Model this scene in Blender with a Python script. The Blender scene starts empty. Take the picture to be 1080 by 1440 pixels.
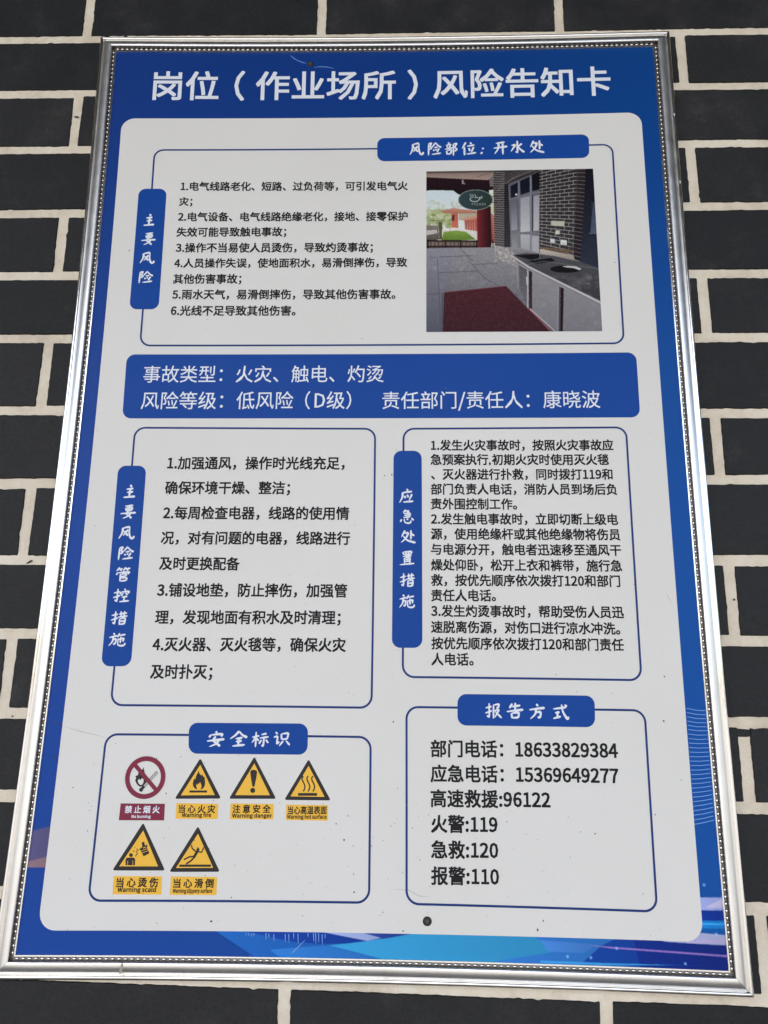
import bpy, bmesh, math, random
import numpy as np
from mathutils import Vector, Matrix

scene = bpy.context.scene
col = scene.collection
rnd = random.Random(7)

# ---------------------------------------------------------------- camera
# board space: x right, y down, z away from the viewer, millimetres, origin at the middle of the poster
CZ = 1.75            # height of the poster's middle above the ground, metres
CAM_POS = (28.48, 241.083, -717.81)

CAM_ROWS = [[0.999621, -0.012721, 0.024426], [0.006737, 0.972933, 0.230991], [-0.026703, -0.230739, 0.972649]]

HALF_H = 460.666

def w3(x, y, z=0.0):
    return Vector((x / 1000, z / 1000, CZ - y / 1000))
cam_data = bpy.data.cameras.new('camera')
cam = bpy.data.objects.new('camera', cam_data); col.objects.link(cam)
cam_data.sensor_fit = 'VERTICAL'; cam_data.sensor_height = 36.0
cam_data.lens = 1082.0 / 1440.0 * 36.0
cam_data.clip_start = 0.02; cam_data.clip_end = 500
_ax = [Vector((r[0], r[2], -r[1])) for r in CAM_ROWS]
_m = Matrix((_ax[0], -_ax[1], -_ax[2])).transposed().to_4x4()
_m.translation = w3(*CAM_POS)
cam.matrix_world = _m
scene.camera = cam

# ---------------------------------------------------------------- sky, sun, exposure
SUN_EL, SUN_AZ = math.radians(58), math.radians(205)      # azimuth from north (+Y), clockwise
world = bpy.data.worlds.new('World'); scene.world = world; world.use_nodes = True
wn = world.node_tree
bg = wn.nodes['Background']; bg.inputs['Strength'].default_value = 0.12
sky = wn.nodes.new('ShaderNodeTexSky'); sky.sky_type = 'NISHITA'; sky.sun_disc = False
sky.sun_elevation = SUN_EL; sky.sun_rotation = SUN_AZ
sky.air_density = 1.0; sky.dust_density = 4.4; sky.ozone_density = 1.0
wn.links.new(sky.outputs[0], bg.inputs[0])
sd = bpy.data.lights.new('sun', 'SUN'); sd.energy = 2.2; sd.angle = math.radians(0.5); sd.color = (1, .96, .9)
sun = bpy.data.objects.new('sun', sd); col.objects.link(sun)
_d = Vector((math.sin(SUN_AZ) * math.cos(SUN_EL), math.cos(SUN_AZ) * math.cos(SUN_EL), math.sin(SUN_EL)))
sun.rotation_euler = _d.to_track_quat('Z', 'Y').to_euler(); sun.location = (0, -6, 8)
scene.view_settings.view_transform = 'Standard'; scene.view_settings.look = 'None'
scene.view_settings.gamma = 1.0; scene.view_settings.use_curve_mapping = False
scene.view_settings.exposure = 2.0
scene.cycles.max_bounces = 8

# ---------------------------------------------------------------- measured layout of the print, the wall and the letters (mm)
CONTENT_PANEL = [(-288.1, -373.4), (282.2, -376.6), (281.9, 440.2), (-284.3, 442.2)]

BOXES = {'hazards': [(-249.0, -333.4), (249.0, -336.8), (248.2, -105.2), (-247.7, -102.2)], 'controls': [(-245.3, -13.6), (-3.5, -13.7), (-1.9, 254.4), (-242.3, 254.2)], 'response': [(24.8, -13.8), (245.0, -15.9), (244.3, 226.0), (26.3, 226.6)], 'contacts': [(30.0, 253.3), (245.4, 252.5), (244.7, 417.9), (32.1, 417.6)], 'signs': [(-243.7, 279.9), (-2.1, 280.1), (-0.1, 417.3), (-243.3, 418.5)]}

TABS = {'hazards_side': [(-263.0, -284.9), (-232.5, -285.1), (-231.5, -142.9), (-262.3, -142.7)], 'hazards_top': [(-4.9, -348.4), (224.4, -350.1), (223.6, -320.8), (-4.7, -319.3)], 'controls': [(-258.6, 25.9), (-230.4, 25.8), (-227.3, 219.2), (-255.2, 219.4)], 'response': [(15.1, 9.1), (42.9, 8.9), (44.2, 200.0), (15.8, 200.3)], 'contacts': [(76.5, 241.1), (201.0, 240.5), (200.2, 268.1), (76.3, 268.7)], 'signs': [(-168.5, 269.3), (-59.4, 269.0), (-58.7, 296.1), (-166.8, 296.2)], 'banner': [(-260.6, -92.3), (259.9, -95.2), (259.7, -26.3), (-259.3, -23.3)]}

TEXT_LINES = [('poster', '岗位（作业场所）风险告知卡', (-255.0, -416.3), (250.7, -418.0), 0.017, 'title', 0, 'white'),
 ('hazards', '1.电气线路老化、短路、过负荷等，可引发电气火', (-217.2, -288.2), (28.1, -288.8), 0.025, 'fit', 0, 'ink'),
 ('hazards', '灾；', (-217.6, -269.4), (-203.7, -269.7), 0.025, 'fit', 0, 'ink'),
 ('hazards', '2.电气设备、电气线路绝缘老化，接地、接零保护', (-217.8, -251.1), (28.1, -252.0), 0.025, 'fit', 0, 'ink'),
 ('hazards', '失效可能导致触电事故；', (-218.2, -232.7), (-101.0, -233.6), 0.025, 'fit', 0, 'ink'),
 ('hazards', '3.操作不当易使人员烫伤，导致灼烫事故；', (-217.9, -214.2), (-8.6, -215.2), 0.025, 'fit', 0, 'ink'),
 ('hazards', '4.人员操作失误，使地面积水，易滑倒摔伤，导致', (-218.3, -196.1), (27.5, -197.5), 0.025, 'fit', 0, 'ink'),
 ('hazards', '其他伤害事故；', (-218.3, -177.6), (-146.4, -178.2), 0.025, 'fit', 0, 'ink'),
 ('hazards', '5.雨水天气，易滑倒摔伤，导致其他伤害事故。', (-218.0, -159.9), (15.3, -160.8), 0.025, 'fit', 0, 'ink'),
 ('hazards', '6.光线不足导致其他伤害。', (-218.2, -141.4), (-88.1, -141.9), 0.025, 'fit', 0, 'ink'),
 ('banner', '事故类型：火灾、触电、灼烫', (-241.5, -70.8), (4.3, -72.3), 0.004, 'fit', 0, 'white'),
 ('banner', '风险等级：低风险（D级）', (-241.3, -42.4), (-28.0, -43.9), 0.004, 'fit', 0, 'white'),
 ('banner', '责任部门/责任人：康晓波', (3.4, -43.7), (220.9, -45.3), 0.004, 'fit', 0, 'white'),
 ('controls', '1.加强通风，操作时光线充足，', (-209.3, 22.8), (-33.3, 22.1), 0.025, 'fit', 0, 'ink'),
 ('controls', '确保环境干燥、整洁；', (-209.6, 48.0), (-86.3, 47.5), 0.025, 'fit', 0, 'ink'),
 ('controls', '2.每周检查电器，线路的使用情', (-209.3, 73.2), (-27.6, 72.6), 0.025, 'fit', 0, 'ink'),
 ('controls', '况，对有问题的电器，线路进行', (-209.3, 97.9), (-26.2, 97.2), 0.025, 'fit', 0, 'ink'),
 ('controls', '及时更换配备', (-208.7, 122.7), (-131.7, 122.8), 0.025, 'fit', 0, 'ink'),
 ('controls', '3.铺设地垫，防止摔伤，加强管', (-208.7, 148.2), (-27.6, 147.6), 0.025, 'fit', 0, 'ink'),
 ('controls', '理，发现地面有积水及时清理；', (-208.2, 173.8), (-32.9, 172.9), 0.025, 'fit', 0, 'ink'),
 ('controls', '4.灭火器、灭火毯等，确保火灾', (-208.4, 199.0), (-27.4, 198.2), 0.025, 'fit', 0, 'ink'),
 ('controls', '及时扑灭；', (-208.0, 223.9), (-150.6, 223.8), 0.025, 'fit', 0, 'ink'),
 ('response', '1.发生火灾事故时，按照火灾事故应', (52.2, 3.2), (231.2, 2.3), 0.025, 'fit', 0, 'ink'),
 ('response', '急预案执行,初期火灾时使用灭火毯', (51.9, 17.9), (226.0, 17.1), 0.025, 'fit', 0, 'ink'),
 ('response', '、灭火器进行扑救，同时拨打119和', (52.4, 32.9), (228.8, 31.9), 0.025, 'fit', 0, 'ink'),
 ('response', '部门负责人电话，消防人员到场后负', (52.2, 47.8), (232.3, 47.0), 0.025, 'fit', 0, 'ink'),
 ('response', '责外围控制工作。', (52.2, 62.6), (135.1, 62.3), 0.025, 'fit', 0, 'ink'),
 ('response', '2.发生触电事故时，立即切断上级电', (52.2, 77.5), (231.5, 76.6), 0.025, 'fit', 0, 'ink'),
 ('response', '源，使用绝缘杆或其他绝缘物将伤员', (52.2, 92.2), (232.6, 91.4), 0.025, 'fit', 0, 'ink'),
 ('response', '与电源分开，触电者迅速移至通风干', (52.2, 107.1), (232.7, 106.4), 0.025, 'fit', 0, 'ink'),
 ('response', '燥处仰卧，松开上衣和裤带，施行急', (52.4, 122.2), (232.7, 121.3), 0.025, 'fit', 0, 'ink'),
 ('response', '救，按优先顺序依次拨打120和部门', (52.4, 136.7), (230.0, 135.8), 0.025, 'fit', 0, 'ink'),
 ('response', '责任人电话。', (52.4, 151.2), (113.0, 150.7), 0.025, 'fit', 0, 'ink'),
 ('response', '3.发生灼烫事故时，帮助受伤人员迅', (52.4, 165.7), (231.7, 164.8), 0.025, 'fit', 0, 'ink'),
 ('response', '速脱离伤源，对伤口进行凉水冲洗。', (52.4, 180.6), (227.4, 179.9), 0.025, 'fit', 0, 'ink'),
 ('response', '按优先顺序依次拨打120和部门责任', (52.7, 195.6), (229.9, 194.6), 0.025, 'fit', 0, 'ink'),
 ('response', '人电话。', (52.8, 210.1), (91.3, 209.9), 0.025, 'fit', 0, 'ink'),
 ('contacts', '部门电话：18633829384', (52.4, 289.1), (219.0, 287.5), 0.025, 'fit', 0, 'ink'),
 ('contacts', '应急电话：15369649277', (52.5, 310.4), (218.3, 308.9), 0.025, 'fit', 0, 'ink'),
 ('contacts', '高速救援:96122', (52.5, 331.3), (157.5, 330.5), 0.025, 'fit', 0, 'ink'),
 ('contacts', '火警:119', (53.1, 352.5), (110.7, 351.9), 0.025, 'fit', 0, 'ink'),
 ('contacts', '急救:120', (53.2, 373.5), (110.9, 373.0), 0.025, 'fit', 0, 'ink'),
 ('contacts', '报警:110', (53.3, 394.6), (111.2, 394.2), 0.025, 'fit', 0, 'ink'),
 ('signs', '禁止烟火', (-219.4, 343.9), (-188.5, 343.8), 0.026, 'space', 6.66, 'white'),
 ('signs', '当心火灾', (-171.4, 343.1), (-138.9, 343.0), 0.026, 'space', 7.28, 'ink'),
 ('signs', '注意安全', (-123.1, 342.7), (-89.5, 342.3), 0.026, 'space', 7.25, 'ink'),
 ('signs', '当心高温表面', (-74.0, 343.3), (-39.6, 342.8), 0.026, 'space', 7.1, 'ink'),
 ('signs', '当心烫伤', (-220.4, 403.8), (-184.1, 403.5), 0.026, 'space', 8.08, 'ink'),
 ('signs', '当心滑倒', (-170.4, 404.1), (-135.5, 403.8), 0.026, 'space', 7.81, 'ink'),
 ('signs', 'No burning', (-212.9, 350.0), (-195.8, 349.9), 0.032, 'squeeze', 4.11, 'white'),
 ('signs', 'Warning fire', (-168.0, 348.6), (-142.0, 348.2), 0.032, 'squeeze', 5.68, 'ink'),
 ('signs', 'Warning danger', (-123.2, 348.6), (-88.1, 348.2), 0.032, 'squeeze', 5.66, 'ink'),
 ('signs', 'Warning hot surface', (-74.4, 349.0), (-39.5, 348.5), 0.032, 'squeeze', 5.64, 'ink'),
 ('signs', 'Warning scald', (-218.7, 409.9), (-185.2, 409.6), 0.032, 'squeeze', 6.21, 'ink'),
 ('signs', 'Warning slippery surface', (-170.3, 410.4), (-136.2, 410.1), 0.032, 'squeeze', 5.56, 'ink')]

BRUSH_CHARS = [('hazards_top', '风', (37.7, -334.1), 16.1, 17.75),
 ('hazards_top', '险', (56.9, -334.3), 16.08, 17.74),
 ('hazards_top', '部', (75.8, -334.1), 16.06, 17.73),
 ('hazards_top', '位', (94.5, -334.0), 16.04, 17.72),
 ('hazards_top', '：', (109.3, -333.3), 16.02, 17.7),
 ('hazards_top', '开', (128.5, -335.0), 16.01, 17.71),
 ('hazards_top', '水', (146.6, -335.2), 15.99, 17.7),
 ('hazards_top', '处', (167.9, -335.4), 15.97, 17.7),
 ('hazards_side', '主', (-249.0, -247.1), 16.78, 15.8),
 ('hazards_side', '要', (-248.1, -224.8), 16.67, 15.6),
 ('hazards_side', '风', (-248.1, -201.8), 16.56, 15.39),
 ('hazards_side', '险', (-248.1, -179.5), 16.46, 15.2),
 ('controls', '主', (-244.6, 51.9), 16.76, 14.67),
 ('controls', '要', (-244.1, 72.1), 16.65, 14.48),
 ('controls', '风', (-243.9, 93.3), 16.54, 14.29),
 ('controls', '险', (-243.0, 113.2), 16.44, 14.12),
 ('controls', '管', (-243.1, 133.5), 16.34, 13.94),
 ('controls', '控', (-242.8, 153.7), 16.23, 13.76),
 ('controls', '措', (-242.8, 174.8), 16.12, 13.57),
 ('controls', '施', (-242.6, 195.2), 16.02, 13.4),
 ('response', '应', (28.3, 55.0), 15.06, 14.5),
 ('response', '急', (28.8, 75.3), 14.97, 14.32),
 ('response', '处', (30.1, 95.3), 14.87, 14.14),
 ('response', '置', (29.1, 116.0), 14.78, 13.96),
 ('response', '措', (29.6, 136.9), 14.68, 13.77),
 ('response', '施', (29.4, 157.3), 14.58, 13.6),
 ('contacts', '报', (108.9, 255.3), 15.32, 14.27),
 ('contacts', '告', (128.6, 255.1), 15.3, 14.26),
 ('contacts', '方', (148.5, 255.4), 15.28, 14.24),
 ('contacts', '式', (169.5, 255.5), 15.25, 14.23),
 ('signs', '安', (-142.7, 283.2), 16.1, 14.14),
 ('signs', '全', (-122.1, 282.8), 16.08, 14.13),
 ('signs', '标', (-102.4, 283.2), 16.06, 14.12),
 ('signs', '识', (-82.7, 282.7), 16.04, 14.12)]

SIGNS = [('fire_ban', [(-222.3, 317.0), (-185.7, 316.8), (-204.5, 298.6), (-203.6, 334.9)]),
 ('flames', [(-155.6, 299.9), (-175.8, 334.8), (-134.2, 334.2)]),
 ('exclamation', [(-106.7, 298.1), (-127.2, 334.3), (-84.9, 333.9)]),
 ('heat', [(-57.5, 299.8), (-77.7, 334.7), (-36.2, 334.6)]),
 ('scald', [(-202.0, 354.8), (-225.2, 394.2), (-178.7, 393.9)]),
 ('slip', [(-152.9, 357.3), (-175.0, 395.0), (-130.6, 394.5)])]

PLATES = [[(-223.9, 338.9), (-184.1, 339.0), (-183.6, 352.9), (-224.1, 353.0)],
 [(-173.9, 338.3), (-136.3, 338.7), (-136.1, 351.4), (-173.5, 351.4)],
 [(-125.4, 338.1), (-86.7, 338.3), (-86.7, 351.2), (-125.1, 351.3)],
 [(-75.7, 338.7), (-38.7, 338.6), (-38.2, 351.5), (-75.3, 351.4)],
 [(-223.3, 398.7), (-181.0, 398.6), (-180.1, 413.2), (-222.8, 413.3)],
 [(-173.1, 398.7), (-132.6, 398.8), (-132.3, 413.2), (-172.7, 413.4)]]

SCREWS = [(-80.3, -445.3), (49.9, 430.9)]

PHOTO = [(48.3, -306.3), (226.9, -307.4), (227.0, -118.5), (47.6, -118.1)]

HAIRLINES = [[(-103.2, -457.7), (-99.1, -453.4), (-93.4, -449.6), (-87.8, -447.4), (-84.6, -446.7)], [(-76.5, -440.9), (-69.3, -442.1), (-61.4, -441.6), (-53.4, -439.4)]]

CREASES = [[(-298.9, 183.0), (-292.7, 189.0), (-285.6, 197.5)], [(-298.8, 267.3), (-291.9, 270.1), (-285.1, 271.6)], [(-282.2, 273.5), (-266.5, 277.8), (-243.0, 282.6)], [(17.4, 406.0), (33.9, 406.8), (43.2, 411.2), (52.3, 411.5)], [(272.2, 145.1), (275.0, 151.6), (277.3, 156.9)]]

ART_BOTTOM = [((34, 92, 168), [(-130.8, 441.4), (-92.8, 462.5), (25.7, 462.5), (25.3, 438.9)]),
 ((46, 112, 186), [(-83.0, 455.2), (-33.0, 451.1), (16.7, 462.2), (-70.4, 463.8)]),
 ((26, 62, 148), [(-106.4, 441.1), (-39.5, 440.1), (-0.7, 447.0), (-18.7, 449.6), (-40.9, 450.3), (-65.1, 448.9)]),
 ((150, 165, 208), [(-39.4, 441.0), (-11.0, 439.6), (16.3, 443.5), (-0.7, 447.2)]),
 ((40, 64, 140), [(-11.0, 439.6), (35.6, 438.7), (35.4, 441.2), (13.4, 445.2)]),
 ((52, 142, 190), [(-33.0, 451.1), (-16.7, 449.4), (-0.7, 447.2), (17.4, 444.6), (35.4, 441.2), (43.4, 438.5), (85.6, 439.2), (133.6, 439.0), (178.2, 444.3), (168.9, 452.2), (109.3, 461.0), (13.7, 461.1)]),
 ((48, 110, 182), [(133.6, 437.9), (211.2, 438.9), (210.8, 445.4), (189.3, 460.7), (103.3, 461.1), (117.6, 458.3), (161.9, 450.8)]),
 ((66, 120, 190), [(145.4, 443.1), (193.0, 444.9), (180.8, 451.8), (151.1, 451.6)]),
 ((22, 60, 138), [(195.9, 445.9), (211.2, 438.9), (306.1, 436.6), (303.5, 463.5), (177.4, 461.1)]),
 ((16, 42, 118), [(223.1, 438.5), (305.8, 439.3), (303.5, 463.5), (227.5, 461.1)]),
 ((160, 164, 200), [(246.6, 440.9), (271.8, 437.3), (279.8, 433.2), (306.3, 434.4), (305.6, 442.0), (279.1, 441.7)]),
 ((176, 156, 196), [(264.4, 440.6), (306.0, 437.2), (305.9, 439.1), (273.3, 440.9)]),
 ((138, 108, 180), [(185.8, 445.7), (204.8, 446.4), (304.8, 449.4), (304.7, 451.0), (204.7, 447.6)]),
 ((58, 140, 200), [(145.0, 458.6), (198.2, 458.8), (263.0, 458.2), (198.1, 460.7), (144.9, 460.2)])]

ART_RIGHT = [((146, 156, 206), [(276.2, 405.9), (309.2, 404.7), (308.2, 414.7), (275.4, 415.9)]),
 ((176, 172, 202), [(285.7, 413.3), (299.5, 406.2), (309.2, 404.7), (308.4, 413.0)]),
 ((18, 50, 136), [(275.4, 415.6), (308.2, 415.0), (307.4, 422.9), (274.7, 423.6)]),
 ((30, 116, 190), [(274.7, 423.6), (307.4, 422.9), (306.8, 429.0), (274.2, 429.6)]),
 ((58, 156, 220), [(274.5, 425.5), (307.3, 424.8), (307.1, 426.2), (274.4, 426.9)]),
 ((20, 84, 152), [(274.2, 429.6), (306.8, 429.0), (306.5, 432.3), (273.9, 432.9)]),
 ((52, 150, 214), [(273.9, 432.9), (306.5, 432.3), (306.2, 435.5), (273.6, 436.2)]),
 ((160, 164, 200), [(270.7, 436.3), (306.2, 435.5), (305.6, 442.0), (264.3, 442.0)])]

ART_LEFT = [((88, 84, 124), [(-310.1, 363.7), (-298.3, 361.6), (-282.2, 357.7), (-278.9, 382.3), (-306.3, 389.3)]),
 ((134, 108, 118), [(-306.5, 388.1), (-297.9, 386.4), (-279.0, 381.7), (-276.2, 402.4), (-302.8, 413.3)])]

ARCS = [[(283.2, 249.8), (291.6, 251.3), (300.2, 251.6)],
 [(283.1, 253.5), (291.6, 254.9), (300.2, 255.1)],
 [(283.1, 257.2), (291.6, 258.5), (300.2, 258.5)],
 [(283.1, 260.9), (291.5, 262.1), (300.1, 262.0)],
 [(283.0, 264.6), (291.5, 265.6), (300.1, 265.4)],
 [(283.0, 268.1), (291.5, 269.0), (300.1, 268.7)],
 [(282.9, 272.0), (291.4, 272.8), (300.0, 272.4)],
 [(282.9, 275.8), (291.4, 276.5), (300.0, 276.0)],
 [(282.8, 279.7), (291.4, 280.0), (300.0, 279.6)],
 [(282.8, 283.5), (291.3, 283.8), (299.9, 283.3)],
 [(282.8, 287.4), (291.3, 287.5), (299.9, 286.9)],
 [(282.7, 291.2), (291.3, 291.2), (299.9, 290.5)],
 [(282.7, 295.0), (291.2, 294.9), (299.8, 294.1)],
 [(282.6, 298.8), (291.2, 298.6), (299.8, 297.6)],
 [(282.6, 302.6), (291.1, 302.3), (299.8, 301.2)],
 [(282.5, 306.4), (291.1, 305.9), (299.7, 304.8)],
 [(282.5, 310.1), (291.1, 309.6), (299.7, 308.3)],
 [(282.4, 313.9), (291.0, 313.3), (299.7, 311.9)],
 [(282.4, 317.7), (291.0, 316.9), (299.6, 315.4)],
 [(282.4, 321.4), (290.9, 320.5), (299.6, 319.0)],
 [(282.3, 325.1), (290.9, 324.2), (299.6, 322.5)],
 [(282.3, 328.9), (290.9, 327.8), (299.5, 326.0)],
 [(282.2, 332.6), (290.8, 331.4), (299.5, 329.5)],
 [(282.2, 336.3), (290.8, 335.0), (299.5, 333.0)],
 [(282.1, 340.0), (290.7, 338.6), (299.4, 336.5)],
 [(282.1, 343.7), (290.7, 342.2), (299.4, 340.0)],
 [(282.0, 347.4), (290.7, 345.7), (299.3, 343.4)]]

DRIPS = [[(-104.4, 443.0), (-104.1, 444.7)],
 [(-102.0, 442.9), (-101.7, 445.1)],
 [(-99.5, 443.2), (-99.2, 445.9)],
 [(-97.7, 442.9), (-97.4, 445.1)],
 [(-87.4, 442.6), (-86.9, 447.6)],
 [(-84.9, 443.0), (-84.5, 446.3)],
 [(-80.6, 443.5), (-80.1, 449.0)],
 [(-70.9, 443.2), (-70.4, 449.3)],
 [(-67.9, 443.1), (-67.3, 449.7)],
 [(-63.7, 442.4), (-63.3, 446.9)],
 [(-60.0, 442.7), (-59.4, 450.5)],
 [(-51.5, 442.3), (-51.2, 445.1)],
 [(-46.7, 442.1), (-46.2, 448.7)],
 [(-44.9, 442.0), (-44.3, 450.3)],
 [(-42.4, 442.1), (-41.9, 449.3)],
 [(-39.4, 442.8), (-38.8, 451.1)],
 [(-36.9, 442.7), (-36.6, 446.0)],
 [(-64.1, 457.6), (-53.7, 447.6)]]

STARS = [(208.9, 447.4), (167.6, 454.9), (187.0, 455.1), (265.1, 457.0), (292.8, 433.6), (286.1, 395.8), (290.6, 358.0), (-287.9, 397.0), (-293.2, 405.9)]

SPECKS = [(-288.7, 299.5), (273.3, 310.9), (148.1, 428.1), (143.3, 435.2), (29.3, 438.8), (261.7, 261.4), (265.2, 222.4), (245.3, 350.1), (-267.8, -210.5), (6.7, 34.6), (13.6, 33.8), (-23.2, 367.1), (-13.2, 408.9), (18.1, 266.4), (-134.8, 434.0)]

COURSES = [((-441.1, -487.2), (432.7, -489.5)), ((-431.6, -413.6), (425.4, -417.3)), ((-422.1, -340.6), (417.9, -343.8)), ((-411.7, -259.9), (410.2, -266.7)), ((-402.0, -185.6), (402.2, -187.9)), ((-392.7, -113.9), (394.9, -115.7)), ((-382.4, -34.4), (386.6, -33.7)), ((-372.5, 42.6), (379.8, 33.8)), ((-362.5, 119.2), (371.7, 113.3)), ((-353.4, 189.7), (364.1, 188.7)), ((-344.0, 262.2), (356.7, 261.5)), ((-334.6, 334.4), (349.4, 334.0)), ((-358.9, 414.6), (341.1, 415.6)), ((-67.5, 480.5), (286.8, 485.0))]

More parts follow.
